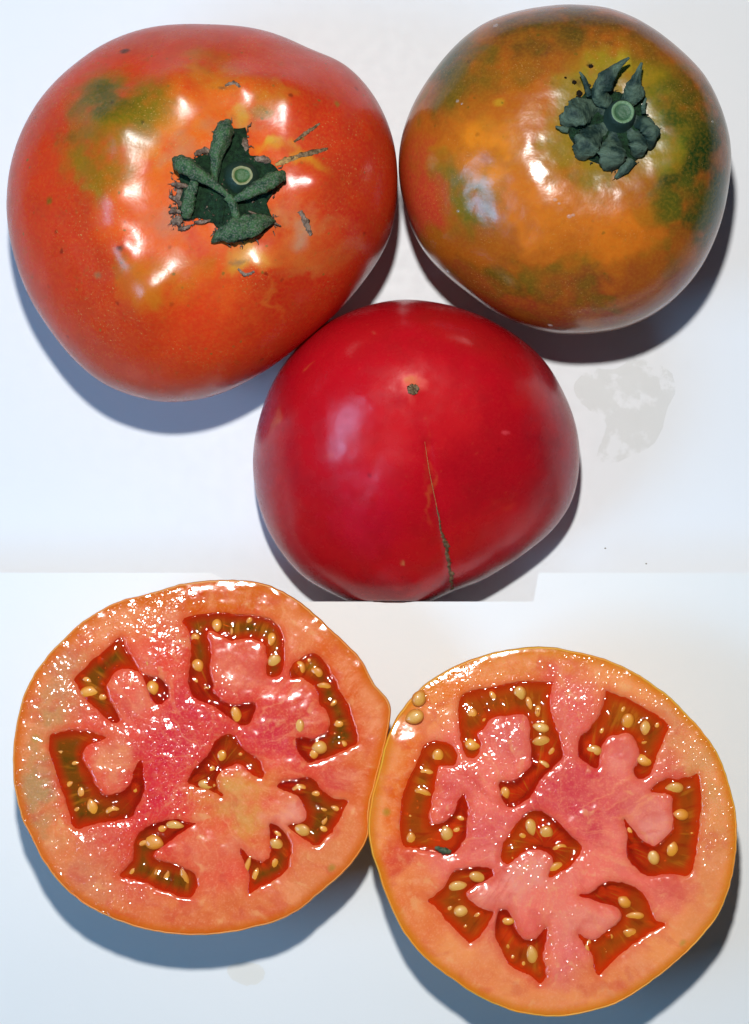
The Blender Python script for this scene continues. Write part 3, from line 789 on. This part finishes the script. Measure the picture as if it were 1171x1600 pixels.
def half(name_label, outline, z0, slope, locules, core, mats, group, loc_depth=30.0, nphi=460, nr=150, bowlbase=BZ, seed=0.0, shrink=0.0):
    """locules: list of (polygon, seeds[(x,y,rx,ry,kind)])"""
    xs = [p[0] for p in outline]; ys = [p[1] for p in outline]
    cpx = ((min(xs)+max(xs))/2, (min(ys)+max(ys))/2)
    C0 = W(cpx[0], cpx[1], z0)
    def zf(px, py):                              # picture position on the sloping cut face
        z = z0
        for _ in range(6):
            w = W(px, py, z); z = z0+slope[0]*(w[0]-C0[0])+slope[1]*(w[1]-C0[1])
        return W(px, py, z)
    def plane(X, Y): return z0+slope[0]*(X-C0[0])+slope[1]*(Y-C0[1])
    base = np.array([C0[0], C0[1], bowlbase])
    root = thing('tomato_half', name_label, 'tomato', base)
    pts = np.array([zf(x, y) for x, y in outline])
    th, R = radial(pts, C0[:2], nphi, 0.9)
    R = R+0.9*vnoise(np.cos(th)*9+seed, np.sin(th)*9, seed)+0.6*vnoise(np.cos(th)*30, np.sin(th)*30+seed, 2)
    R = R-shrink
    polys = [chaikin(chaikin([zf(x, y)[:2] for x, y in L[0]])) for L in locules]
    # --- flesh
    rr = np.linspace(0, 0.9915, nr)
    X = C0[0]+rr[:, None]*R[None]*np.cos(th)[None]; Y = C0[1]+rr[:, None]*R[None]*np.sin(th)[None]
    sd = np.full(X.shape, 1e9)
    for p in polys: sd = np.minimum(sd, sdf(X, Y, p))
    dz = -loc_depth*sstep(1.0, -15.0, sd)-1.6*np.exp(-np.clip(sd, 0, 99)/6.0)
    dz = dz+1.3*fbm(X/40+seed, Y/40, seed)+0.15*fbm(X/9, Y/9+seed, 1.0, 2)
    dz = dz-0.5*sstep(0.97, 1.0, rr)[:, None]
    Z = plane(X, Y)+dz
    V = np.stack([X, Y, Z], -1).reshape(-1, 3); F = []
    for i in range(nr-1):
        for j in range(nphi):
            k = (j+1) % nphi
            a, b, c, d = i*nphi+j, i*nphi+k, (i+1)*nphi+k, (i+1)*nphi+j
            F.append((a, d, c) if i == 0 else (a, d, c, b))
    rimA = np.repeat(rr, nphi)
    fm = mats['flesh'](base, zf)
    fo = mesh_obj('flesh', V, F, fm, root, base, attrs={'rim': rimA, 'pocket': np.clip(sd, -60, 60).reshape(-1)})
    bc, pt, ringc = mats['paint']
    pc = paint(V, base, bc, [], zf, (0.012, 50), True)
    f = sstep(0.62, 0.90, rimA+0.06*fbm(V[:, 0]/40, V[:, 1]/40, 0.5))[:, None]
    pc = pc*(1-f)+np.array(lin(ringc)[:3])*f
    pc = paint(V, base, bc, pt, zf, (0.012, 50), True, pc)
    add_colour(fo, pc)
    # --- skin bowl
    prof = [(0.990, -1.8), (0.9925, -0.5), (0.996, -0.5), (0.999, -1.2), (1.002, -4)]
    ns = 46
    V, F = [], []
    rows = []
    for r, dzz in prof:
        x = C0[0]+r*R*np.cos(th); y = C0[1]+r*R*np.sin(th)
        rows.append(np.stack([x, y, plane(x, y)+dzz], -1))
    ze = plane(C0[0]+R*np.cos(th), C0[1]+R*np.sin(th))-4
    for i in range(1, ns+1):
        s = i/ns*np.pi/2
        r = 1.003*max(math.cos(s), 0)**0.72 if i < ns else 0.0
        r = r*(1+0.015*math.sin(2*s))
        zz = bowlbase+(ze-bowlbase)*(1-math.sin(s)**1.05)
        x = C0[0]+r*R*np.cos(th); y = C0[1]+r*R*np.sin(th)
        rows.append(np.stack([x, y, zz+0.6], -1))
    V = np.concatenate(rows)
    for i in range(len(rows)-1):
        for j in range(nphi):
            k = (j+1) % nphi
            F.append((i*nphi+j, (i+1)*nphi+j, (i+1)*nphi+k, i*nphi+k))
    mesh_obj('skin', V, F, mats['skin'], root, base)
    # --- gel chambers with their seeds
    cw = zf(*core)
    rnd = random.Random(int(seed*10)+3)
    for (pl, seeds), poly in zip(locules, polys):
        st = 2.6
        x0, y0 = poly.min(0)-6; x1, y1 = poly.max(0)+6
        gx, gy = np.meshgrid(np.arange(x0, x1, st), np.arange(y0, y1, st))
        s = sdf(gx, gy, poly)
        lev = -3.4+1.4*np.exp(np.minimum(s, 0)/6.0)-1.2*np.clip(s, 0, 8)+1.3*fbm(gx/22, gy/22+seed, seed)
        lobec = poly.mean(0)
        sinfo = []
        seeds = list(seeds)
        taken = [zf(q[0], q[1])[:2] for q in seeds]
        dc0 = np.hypot(gx-C0[0], gy-C0[1])
        cand = np.argwhere(s < -9.5)
        extra = []
        for _ in range(400):
            if len(extra) >= max(3, int(len(cand)/190)) or len(cand) == 0: break
            ci, cj = cand[rnd.randrange(len(cand))]
            p = np.array([gx[ci, cj], gy[ci, cj]])
            if min([np.linalg.norm(p-t_) for t_ in taken]+[99]) < 15: continue
            taken.append(p); extra.append(p)
        for (sx, sy, rx, ry, kind) in seeds:
            q = zf(sx, sy)
            amp = {'e': 2.2, 'm': 2.2, 's': 1.5}[kind]
            rad = (rx+ry)/2*KZ*0.95
            lev = lev+amp*np.exp(-((gx-q[0])**2+(gy-q[1])**2)/(rad*rad))*sstep(0, -6, s)
            sinfo.append((q, rx*KZ, ry*KZ, kind))
        for p in extra:
            q = np.array([p[0], p[1], plane(p[0], p[1])])
            sinfo.append((q, rnd.uniform(7, 9.5), rnd.uniform(4.5, 6.5), 'x'))
        z = plane(gx, gy)+lev
        keep = s < 4.0
        idx = -np.ones(gx.shape, int); n = 0
        ii, jj = np.where(keep); idx[ii, jj] = np.arange(len(ii))
        V = np.stack([gx[ii, jj], gy[ii, jj], z[ii, jj]], -1); F = []
        for i in range(gx.shape[0]-1):
            for j in range(gx.shape[1]-1):
                q4 = (idx[i, j], idx[i, j+1], idx[i+1, j+1], idx[i+1, j])
                if min(q4) >= 0: F.append(tuple(int(k) for k in q4))
        # strands run out from the seed-bearing lobe
        lc = (lobec*0.45+cw[:2]*0.15+C0[:2]*0.40)
        ang = np.arctan2(V[:, 1]-lc[1], V[:, 0]-lc[0]); rad = np.hypot(V[:, 0]-lc[0], V[:, 1]-lc[1])
        dc = np.hypot(V[:, 0]-C0[0], V[:, 1]-C0[1])
        od = (dc-dc.min())/(dc.max()-dc.min()+1e-6)
        g = mesh_obj('gel_pocket', V, F, mats['gel'], root, base,
                     attrs={'depth': -s[ii, jj], 'streak': ang*9.0, 'reach': rad, 'outer': od})
        for (q, rx, ry, kind) in sinfo:
            pale = kind == 'e'
            o = bpy.data.objects.new('seed', sm_pale if pale else sm_gold); col.objects.link(o)
            o.parent = g
            dzs = {'e': -2.8, 'm': -3.2, 's': -4.2, 'x': -4.6}[kind]
            loc = np.array([q[0], q[1], q[2]+dzs])-base
            o.location = Vector(loc)*S
            L, Wd = max(rx, ry)*0.98, max(min(rx, ry)*0.94, 3.0)
            to = math.atan2(lc[1]-q[1], lc[0]-q[0])
            if kind == 'x': a = to
            elif rx > ry*1.12: a = 0.0 if math.cos(to) > 0 else math.pi
            elif ry > rx*1.12: a = math.pi/2 if math.sin(to) > 0 else -math.pi/2
            else: a = to
            a += rnd.uniform(-0.35, 0.35)
            o.scale = (L*S, Wd*S, Wd*S*0.72)
            o.rotation_euler = (rnd.uniform(-0.25, 0.25), rnd.uniform(-0.15, 0.15), a)
    return root, zf, base

def Z_(ox, oy, pts): return [(ox+x*KZ, oy+y*KZ) for x, y in pts]
def Q_(ox, oy, sd): return [(ox+x*KZ, oy+y*KZ, rx, ry, k) for x, y, rx, ry, k in sd]

OHL = [(339,906),(381,907),(424,916),(461,935),(492,959),(519,985),(545,1009),(569,1038),(588,1073),(604,1090),(611,1104),(610,1123),
       (602,1165),(586,1229),(577,1270),(574,1314),(540,1361),(498,1398),(455,1430),(402,1449),(349,1459),(291,1462),(233,1454),
       (175,1435),(122,1406),(74,1356),(48,1308),(32,1271),(21,1218),(20,1171),(26,1128),(40,1081),(64,1038),(101,996),(143,961),
       (191,938),(244,924),(291,911)]
LL = [
 (Z_(50,920,[(550,275),(560,345),(600,400),(640,470),(700,520),(790,540),(840,600),(840,660),(770,715),(730,670),(700,600),(660,530),
   (600,490),(540,480),(490,530),(450,590),(460,650),(520,740),(540,800),(520,825),(460,800),(390,740),(330,670),(290,610),(240,550),(330,470),(430,390)]),
  Q_(50,920,[(720,450,42,54,'e'),(740,598,40,44,'m'),(352,630,58,38,'m'),(420,450,22,40,'s'),(497,392,14,44,'s')])),
 (Z_(50,1120,[(98,110),(180,88),(300,76),(400,100),(485,125),(420,150),(340,170),(310,230),(330,290),(360,350),(400,430),(430,480),(480,482),
   (550,450),(600,410),(620,340),(650,270),(672,255),(675,320),(690,420),(680,490),(640,570),(610,625),(530,640),(430,645),(340,665),(275,695),
   (240,650),(210,560),(180,450),(140,330),(105,220)]),
  Q_(50,1120,[(215,225,70,26,'s'),(370,555,36,50,'m'),(490,578,44,34,'m'),(632,437,30,34,'s'),(300,460,30,40,'s')])),
 (Z_(280,920,[(15,185),(80,165),(180,145),(280,150),(380,155),(480,155),(560,180),(610,220),(635,290),(640,380),(640,450),(620,510),(570,545),
   (530,525),(530,480),(540,430),(535,370),(510,335),(460,310),(390,310),(330,320),(270,300),(220,270),(175,255),(170,300),(185,350),(200,420),
   (190,500),(220,580),(205,620),(240,660),(300,700),(340,710),(400,700),(470,690),(470,740),(440,830),(390,840),(330,810),(280,770),(220,720),
   (140,690),(70,650),(50,580),(60,480),(70,380),(60,280)]),
  Q_(280,920,[(230,220,32,38,'m'),(100,305,30,34,'m'),(112,466,38,40,'s'),(560,308,32,42,'m'),(582,438,40,42,'e'),(350,770,32,54,'m'),
   (470,252,20,28,'s'),(160,612,22,18,'s'),(330,235,16,44,'s')])),
 (Z_(280,920,[(820,385),(880,430),(940,540),(990,640),(1040,740),(1075,840),(1100,950),(1040,970),(960,1010),(870,1050),(790,1075),(740,1020),
   (712,960),(705,905),(740,900),(800,920),(870,890),(900,870),(920,810),(890,740),(850,700),(850,640),(820,590),(760,540),(710,540),(680,555),
   (670,510),(700,450),(760,410)]),
  Q_(280,920,[(735,485,38,46,'m'),(836,512,42,36,'m'),(890,600,44,30,'m'),(932,690,34,28,'s'),(977,815,34,34,'s'),(980,945,46,26,'m'),
   (860,966,46,44,'e'),(725,840,42,52,'e'),(815,1005,36,36,'s')])),
 (Z_(280,1140,[(310,20),(350,40),(380,110),(450,150),(500,200),(525,260),(520,300),(470,295),(430,250),(390,220),(350,205),(300,230),(250,260),
   (230,310),(240,370),(280,400),(260,420),(190,370),(110,350),(50,330),(60,290),(110,220),(180,150),(220,70),(260,30)]),
  Q_(280,1140,[(172,335,56,34,'e'),(186,236,30,32,'s'),(256,160,34,38,'s')])),
 (Z_(280,1140,[(590,345),(630,310),(700,300),(790,285),(840,310),(870,370),(930,420),(1050,425),(1000,500),(960,590),(900,660),(850,720),
   (790,690),(720,650),(670,610),(640,580),(700,570),(740,570),(780,550),(770,480),(740,410),(690,385),(630,375)]),
  Q_(280,1140,[(738,365,44,34,'m'),(858,490,46,15,'m'),(750,615,50,40,'e'),(822,650,28,36,'s'),(890,540,20,44,'s')])),
 (Z_(280,1140,[(550,570),(600,575),(650,620),(685,680),(690,760),(670,850),(620,900),(560,930),(490,970),(420,1010),(430,950),(420,870),
   (390,800),(365,700),(385,730),(420,770),(460,790),(510,810),(550,780),(560,700),(545,630)]),
  Q_(280,1140,[(595,702,42,38,'e'),(415,835,18,56,'m'),(468,890,24,42,'m'),(582,812,30,40,'s')])),
 (Z_(50,1120,[(690,670),(780,640),(860,625),(940,640),(1010,650),(940,690),(870,740),(800,790),(740,840),(760,870),(830,880),(900,910),
   (960,930),(1010,960),(1010,1040),(980,1110),(900,1100),(800,1060),(700,1020),(600,990),(520,975),(570,930),(610,880),(610,800),(630,730)]),
  Q_(50,1120,[(740,765,56,48,'m'),(868,665,52,32,'e'),(815,1000,22,54,'s'),(930,990,28,60,'m'),(690,930,24,46,'s'),(760,980,18,44,'s'),(880,1030,18,46,'s')])),
]
PHL = [ # flesh colouring, left half
 (250,1190,130,130,(218,52,66),0.85),(330,1130,130,90,(214,58,70),0.6),(180,1100,90,70,(226,120,92),0.6),(390,1250,90,90,(226,142,72),0.9),
 (385,1245,44,44,(216,160,90),0.7),(370,1040,70,60,(232,120,92),0.8),(180,1190,60,60,(232,138,96),0.8),(205,1070,50,60,(230,128,100),0.75),
 (320,1330,80,46,(230,112,78),0.75),(455,1265,40,36,(238,150,126),0.8),(385,1330,30,40,(232,130,96),0.7),(500,1130,50,70,(224,92,84),0.7),
 (60,1170,60,180,(190,142,88),0.85),(50,1270,50,120,(186,138,92),0.8),(100,1060,60,80,(206,136,92),0.7),(330,940,180,40,(216,104,30),0.9),
 (530,1080,70,140,(222,98,38),0.85),(560,1200,50,120,(222,92,44),0.75),(510,1350,110,70,(228,134,84),0.8),(300,1430,200,36,(222,104,62),0.7),
 (130,1370,90,60,(216,126,90),0.7),(230,1370,60,60,(224,96,76),0.6),(280,980,60,60,(222,92,72),0.6),(430,1140,60,60,(216,62,72),0.7),
 (500,1220,60,40,(222,84,78),0.6),(150,1310,50,40,(222,112,90),0.6),
]
mL_skin = simple('half_skin_orange', (234, 132, 46), 0.3, 0.4, 0.3, 0.02, 0.1, (226, 146, 62))
mL_gel = gel_material('gel_olive', (196, 56, 18), (172, 34, 14), (92, 80, 14), 0.85, (250, 150, 90), (216, 62, 20))
halfL, zfL, baseL = half('halved tomato with olive seed gel, cut face up, at lower left', OHL, BZ+176, (-0.045, -0.05), LL, (388, 1245),
    {'flesh': lambda b, z: flesh_material('flesh_left', b, z, (216, 104, 26),
        [(90,1080,120,160,2.0),(130,1340,140,120,1.8),(240,980,85,100,1.8),(180,1180,90,90,1.6),(280,1150,110,160,1.2),(40,1200,60,180,1.6),(200,1080,70,90,1.6)]),
     'skin': mL_skin, 'gel': mL_gel, 'paint': ((234, 86, 68), PHL, (232, 132, 80))}, None, seed=2.3, shrink=0.5)

OHR = [(837,1011),(884,1015),(936,1027),(983,1045),(1024,1071),(1061,1102),(1097,1141),(1124,1183),(1142,1230),(1152,1282),(1152,1329),
       (1142,1381),(1124,1428),(1092,1470),(1056,1504),(1014,1538),(967,1567),(920,1582),(873,1589),(821,1585),(779,1572),(737,1551),
       (701,1527),(664,1496),(633,1460),(612,1418),(591,1366),(580,1324),(575,1287),(581,1246),(591,1209),(602,1167),(617,1128),(638,1097),
       (670,1066),(711,1042),(758,1024),(795,1015)]
LR = [
 (Z_(600,1030,[(480,210),(560,185),(700,165),(800,130),(900,125),(980,135),(1045,130),(1020,200),(1010,280),(1040,400),(1080,500),(1100,590),
   (1040,660),(980,720),(920,800),(850,880),(780,915),(735,890),(710,820),(690,770),(710,735),(760,745),(800,740),(850,690),(900,650),(895,580),
   (885,500),(890,420),(880,360),(830,330),(760,350),(690,350),(640,370),(600,430),(560,450),(590,510),(600,570),(560,610),(500,600),(475,540),
   (465,450),(450,340),(455,260)]),
  Q_(600,1030,[(540,345,34,46,'m'),(606,355,30,38,'s'),(540,520,46,40,'m'),(830,208,40,44,'e'),(745,290,14,40,'s'),(890,268,22,42,'s'),
   (940,315,24,34,'m'),(962,416,48,32,'e'),(965,502,52,38,'e'),(960,640,52,26,'e'),(740,812,30,36,'m'),(840,800,32,38,'s')])),
 (Z_(600,1030,[(265,510),(340,500),(420,520),(450,580),(440,650),(380,660),(330,650),(320,720),(300,790),(290,870),(280,950),(290,1020),
   (340,1000),(380,980),(430,930),(450,860),(490,810),(510,870),(510,980),(510,1080),(480,1140),(410,1195),(300,1180),(200,1160),(120,1150),
   (100,1100),(100,1000),(110,880),(150,740),(190,640),(230,560)]),
  Q_(600,1030,[(330,595,38,48,'m'),(255,695,46,30,'m'),(236,815,50,28,'m'),(385,1066,40,46,'e'),(168,1098,32,40,'m')])),
 (Z_(860,1050,[(335,100),(400,130),(500,170),(600,230),(690,285),(725,330),(700,400),(670,460),(650,540),(610,630),(540,665),(510,640),
   (500,590),(530,560),(545,490),(510,410),(470,370),(410,380),(350,400),(320,450),(310,520),(290,600),(230,560),(170,520),(165,460),(180,400),
   (240,340),(300,270),(320,180)]),
  Q_(860,1050,[(475,300,40,48,'m'),(585,340,38,46,'e'),(570,415,34,30,'s'),(580,535,52,42,'m'),(265,480,50,36,'e'),(365,270,20,36,'s')])),
 (Z_(860,1050,[(600,730),(650,680),(720,650),(800,650),(860,640),(900,605),(915,660),(925,740),(930,850),(910,950),(897,1059),(882,1149),
   (852,1259),(772,1234),(682,1239),(602,1259),(542,1219),(482,1149),(467,1089),(472,1009),(437,919),(442,879),(482,904),(512,959),(562,1029),
   (622,1074),(682,1039),(752,969),(750,900),(740,820),(745,760),(680,740)]),
  Q_(860,1050,[(760,710,54,38,'e'),(802,870,44,38,'m'),(630,1130,38,48,'e'),(745,1085,40,46,'m'),(490,990,20,44,'s'),(850,720,20,30,'s')])),
 (Z_(600,1270,[(870,-7),(930,-22),(1000,0),(1070,60),(1137,130),(1217,205),(1197,260),(1117,340),(1037,400),(1000,400),(1000,360),(1030,320),
   (1020,270),(980,235),(900,225),(850,250),(810,290),(760,325),(720,300),(710,240),(725,180),(780,110),(830,40)]),
  Q_(600,1270,[(900,86,36,50,'e'),(990,125,44,46,'e'),(1080,220,44,34,'m'),(786,235,14,48,'m'),(1058,340,52,40,'s')])),
 (Z_(600,1270,[(250,535),(310,510),(370,460),(400,390),(440,345),(520,330),(600,330),(660,345),(670,380),(640,410),(590,440),(540,460),
   (500,490),(530,540),(580,580),(640,595),(680,600),(660,660),(620,720),(570,770),(520,795),(490,760),(440,710),(370,650),(330,580)]),
  Q_(600,1270,[(452,450,56,36,'e'),(572,392,52,34,'e'),(430,525,34,14,'m'),(472,600,46,38,'e'),(580,640,36,40,'s')])),
 (Z_(600,1270,[(700,595),(760,590),(790,640),(800,700),(840,760),(890,775),(930,760),(970,710),(1000,690),(1000,780),(970,860),(990,950),
   (1000,1010),(950,1060),(910,1010),(850,970),(780,940),(730,880),(690,800),(670,720),(680,650)]),
  Q_(600,1270,[(756,660,38,28,'m'),(766,780,24,52,'s'),(905,870,38,54,'e'),(850,830,32,30,'s')])),
 (Z_(840,1270,[(245,505),(320,480),(390,440),(460,420),(540,425),(620,460),(670,520),(690,600),(720,660),(790,680),(730,710),(650,760),
   (560,830),(480,890),(400,960),(370,995),(350,930),(340,870),(290,810),(240,735),(270,750),(330,780),(380,760),(430,710),(480,680),(510,640),
   (490,590),(440,565),(360,555),(290,530)]),
  Q_(840,1270,[(535,545,42,38,'m'),(600,630,52,26,'m'),(578,740,50,36,'m'),(440,755,24,20,'m'),(310,820,22,46,'m'),(400,490,30,36,'s')])),
]
PHR = [
 (900,1240,110,90,(214,66,78),0.8),(800,1300,150,60,(230,98,98),0.6),(800,1150,70,60,(226,110,100),0.7),(980,1180,60,60,(236,132,116),0.75),
 (1010,1280,70,60,(238,146,128),0.8),(700,1250,60,80,(228,100,94),0.6),(840,1360,90,60,(240,150,132),0.85),(750,1400,70,40,(240,150,126),0.8),
 (920,1440,90,50,(238,140,118),0.75),(880,1500,60,60,(236,122,112),0.7),(620,1230,60,160,(232,110,40),0.85),(700,1080,90,60,(234,122,50),0.8),
 (840,1040,140,36,(230,132,66),0.8),(650,1420,60,90,(232,118,66),0.7),(1100,1240,60,150,(218,150,92),0.85),(1050,1140,80,80,(222,140,92),0.75),
 (1090,1370,60,110,(228,138,86),0.7),(960,1530,130,50,(232,126,80),0.75),(760,1530,110,50,(234,132,82),0.75),(890,1080,50,60,(232,100,92),0.7),
 (620,1330,50,40,(224,84,60),0.6),(1040,1400,60,40,(226,104,90),0.6),
]
mR_skin = simple('half_skin_yellow_orange', (240, 150, 40), 0.3, 0.4, 0.3, 0.012, 0.1, (228, 164, 44))
mR_gel = gel_material('gel_red_brown', (220, 64, 16), (196, 40, 14), (146, 88, 16), 0.68, (250, 150, 90), (230, 74, 18))
halfR, zfR, baseR = half('halved tomato with red-brown seed gel, cut face up, at lower right', OHR, BZ+182, (0.015, -0.06), LR, (850, 1370),
    {'flesh': lambda b, z: flesh_material('flesh_right', b, z, (220, 124, 24),
        [(800,1150,130,110,1.8),(720,1210,110,70,1.6),(900,1080,80,80,0.8),(1080,1180,90,110,0.7),(1110,1280,70,100,0.65),(700,1080,100,60,0.7),
         (880,1480,70,90,0.75),(740,1260,90,100,0.65),(860,1350,110,60,0.5),(1000,1090,90,60,0.6)]),
     'skin': mR_skin, 'gel': mR_gel, 'paint': ((244, 122, 104), PHR, (243, 152, 92))}, None, seed=5.9, shrink=0.5)

# ---------------------------------------------------------------- small loose things
def loose_seed(px, py, rx, ry, a, label, zf):
    q = zf(px, py)
    o = bpy.data.objects.new('loose_seed', sm_pale); col.objects.link(o)
    o.location = (Vector(q)+Vector((0, 0, 3.5)))*S
    o.scale = (rx*KZ*S, ry*KZ*S, ry*KZ*S*0.9); o.rotation_euler = (0.1, 0.05, a)
    tag(o, label, 'seed')
loose_seed(600+215*KZ, 1030+240*KZ, 48, 42, 1.2, 'loose tomato seed nearest the top edge of the right half', zfR)
loose_seed(600+190*KZ, 1030+350*KZ, 54, 44, 3.5, 'loose tomato seed just below another on the rim of the right half', zfR)

q0, q1, q2 = zfR(600+312*KZ, 1270+212*KZ), zfR(600+360*KZ, 1270+226*KZ), zfR(600+410*KZ, 1270+240*KZ)
bq = tuple(q1)
sp = ribbon_tube([q0+[0, 0, 1], q1+[0, 0, 3], q2+[0, 0, 1.5]], [2, 5, 2.5], [1.2, 2.4, 1.2], 'leaf_speck',
                 simple('dark_green_speck', (36, 62, 40), 0.4, 0.5, 0.5, 0.2, 0.5, (90, 104, 70)), None, bq, 8, 0, 6, 5, 0.35)
tag(sp, 'tiny dark green speck on the left part of the right half', 'speck')

# water beads on the green-shouldered tomato
t_ = NT('water_bead'); t_.p(Base_Color=(0.9, 0.92, 0.92, 1), Roughness=0.04, Coat_Weight=1.0)
tr_ = t_.new('ShaderNodeBsdfTransparent'); mx = t_.new('ShaderNodeMixShader'); mx.inputs[0].default_value = 0.16
t_.l.new(tr_.outputs[0], mx.inputs[1]); t_.l.new(t_.b.outputs[0], mx.inputs[2]); t_.l.new(mx.outputs[0], t_.out.inputs['Surface'])
bead_me = None
for (x, y, r) in [(662,388,5),(684,412,4),(716,330,3),(868,312,3.5),(874,318,2.5),(890,338,4),(896,336,3),(715,158,3),(722,162,2.2),(1114,190,3),(1086,420,3),(700,424,4),(775,40,5),(860,508,4)]:
    h, n = sG.at(x, y)
    V, F = [], []
    for i in range(6):
        a = math.pi/2*i/5
        for j in range(12):
            b = 2*math.pi*j/12
            V.append((r*math.cos(a)*math.cos(b), r*0.8*math.cos(a)*math.sin(b), r*0.45*math.sin(a)-0.3))
    for i in range(5):
        for j in range(12): F.append((i*12+j, i*12+(j+1) % 12, (i+1)*12+(j+1) % 12, (i+1)*12+j))
    qd = Vector((0, 0, 1)).rotation_difference(Vector(n))
    V = [np.array(qd @ Vector(p))+h for p in V]
    o = mesh_obj('water_drop', V, F, t_.m, None, tuple(h))
    tag(o, 'tiny clear water bead on the skin of the green and orange tomato', 'water drop', 'water beads on the green and orange tomato')

# wet smear on the table
def film(name, poly, z, mat, label, cat, thick=0.5, seed=0):
    P = [W(x, y, z) for x, y in poly]
    P = np.array(P); c = P.mean(0)
    Q = P[:, :2]
    for _ in range(2): Q = chaikin(Q)
    n = len(Q)
    rn = np.random.RandomState(seed)
    Q = Q+rn.normal(0, 0.8, Q.shape)
    V = [np.array([x, y, z+0.3]) for x, y in Q]
    V += [np.array([c[0]+(x-c[0])*0.985, c[1]+(y-c[1])*0.985, z+thick]) for x, y in Q]
    F = [(i, (i+1) % n, n+(i+1) % n, n+i) for i in range(n)]+[tuple(range(n, 2*n))]
    o = mesh_obj(name, V, F, mat, None, (c[0], c[1], z))
    tag(o, label, cat)
    return o
def film_mat(name, tint, w, rough, body=(0.93, 0.93, 0.92, 1), cut=0.40):
    t = NT(name); v = t.coord()
    k = t.ramp(t.noise(v, 0.022, 4.0, 0.6), cut, cut+0.10)
    t.p(Base_Color=lin(tint), Roughness=rough)
    tr_ = t.new('ShaderNodeBsdfTransparent'); t.set(tr_.inputs[0], t.mix(k, (1, 1, 1, 1), body))
    mx = t.new('ShaderNodeMixShader'); t.set(mx.inputs[0], t.math('MULTIPLY', k, w))
    t.l.new(tr_.outputs[0], mx.inputs[1]); t.l.new(t.b.outputs[0], mx.inputs[2]); t.l.new(mx.outputs[0], t.out.inputs['Surface'])
    return t.m
film('water_smear', [(896,600),(920,572),(955,580),(985,562),(1020,560),(1050,580),(1060,612),(1040,640),(1036,672),(1018,700),(990,712),
      (955,726),(930,716),(940,690),(950,662),(935,648),(915,636),(900,620)], 0.0,
     film_mat('water_film', (206, 206, 200), 0.04, 0.5, (0.96, 0.96, 0.95, 1)), 'faint grey water smear on the white table right of the red tomato', 'smear', seed=3)
film('juice_smear', [(352,1512),(380,1500),(410,1508),(416,1526),(396,1540),(366,1536)], BZ,
     film_mat('juice_film', (232, 206, 170), 0.0, 0.5, (0.975, 0.955, 0.92, 1), 0.30), 'pale orange juice smear below the left half', 'smear', seed=4)

m_crumb = simple('crumb', (140, 130, 120), 0.9, 0.1, 0.3)
for (x, y, lb) in [(946, 857, 'tiny dark crumb on the white table, the nearer one to the red tomato'),
                   (1010, 881, 'tiny dark crumb on the white table close above the seam at right')]:
    q = W(x, y, 0.0)
    o = ribbon_tube([q+[-1.3, 0, 0.4], q+[0, 0.4, 0.8], q+[1.3, 0, 0.4]], [0.4, 1.0, 0.4], [0.5, 1.0, 0.5], 'crumb', m_crumb, None, tuple(q), 7, 0, 3, int(x), 0.4)
    tag(o, lb, 'crumb')

# ---------------------------------------------------------------- render settings
scene.render.engine = 'CYCLES'
scene.cycles.max_bounces = 5
scene.cycles.diffuse_bounces = 3
scene.cycles.glossy_bounces = 2
scene.cycles.transparent_max_bounces = 8
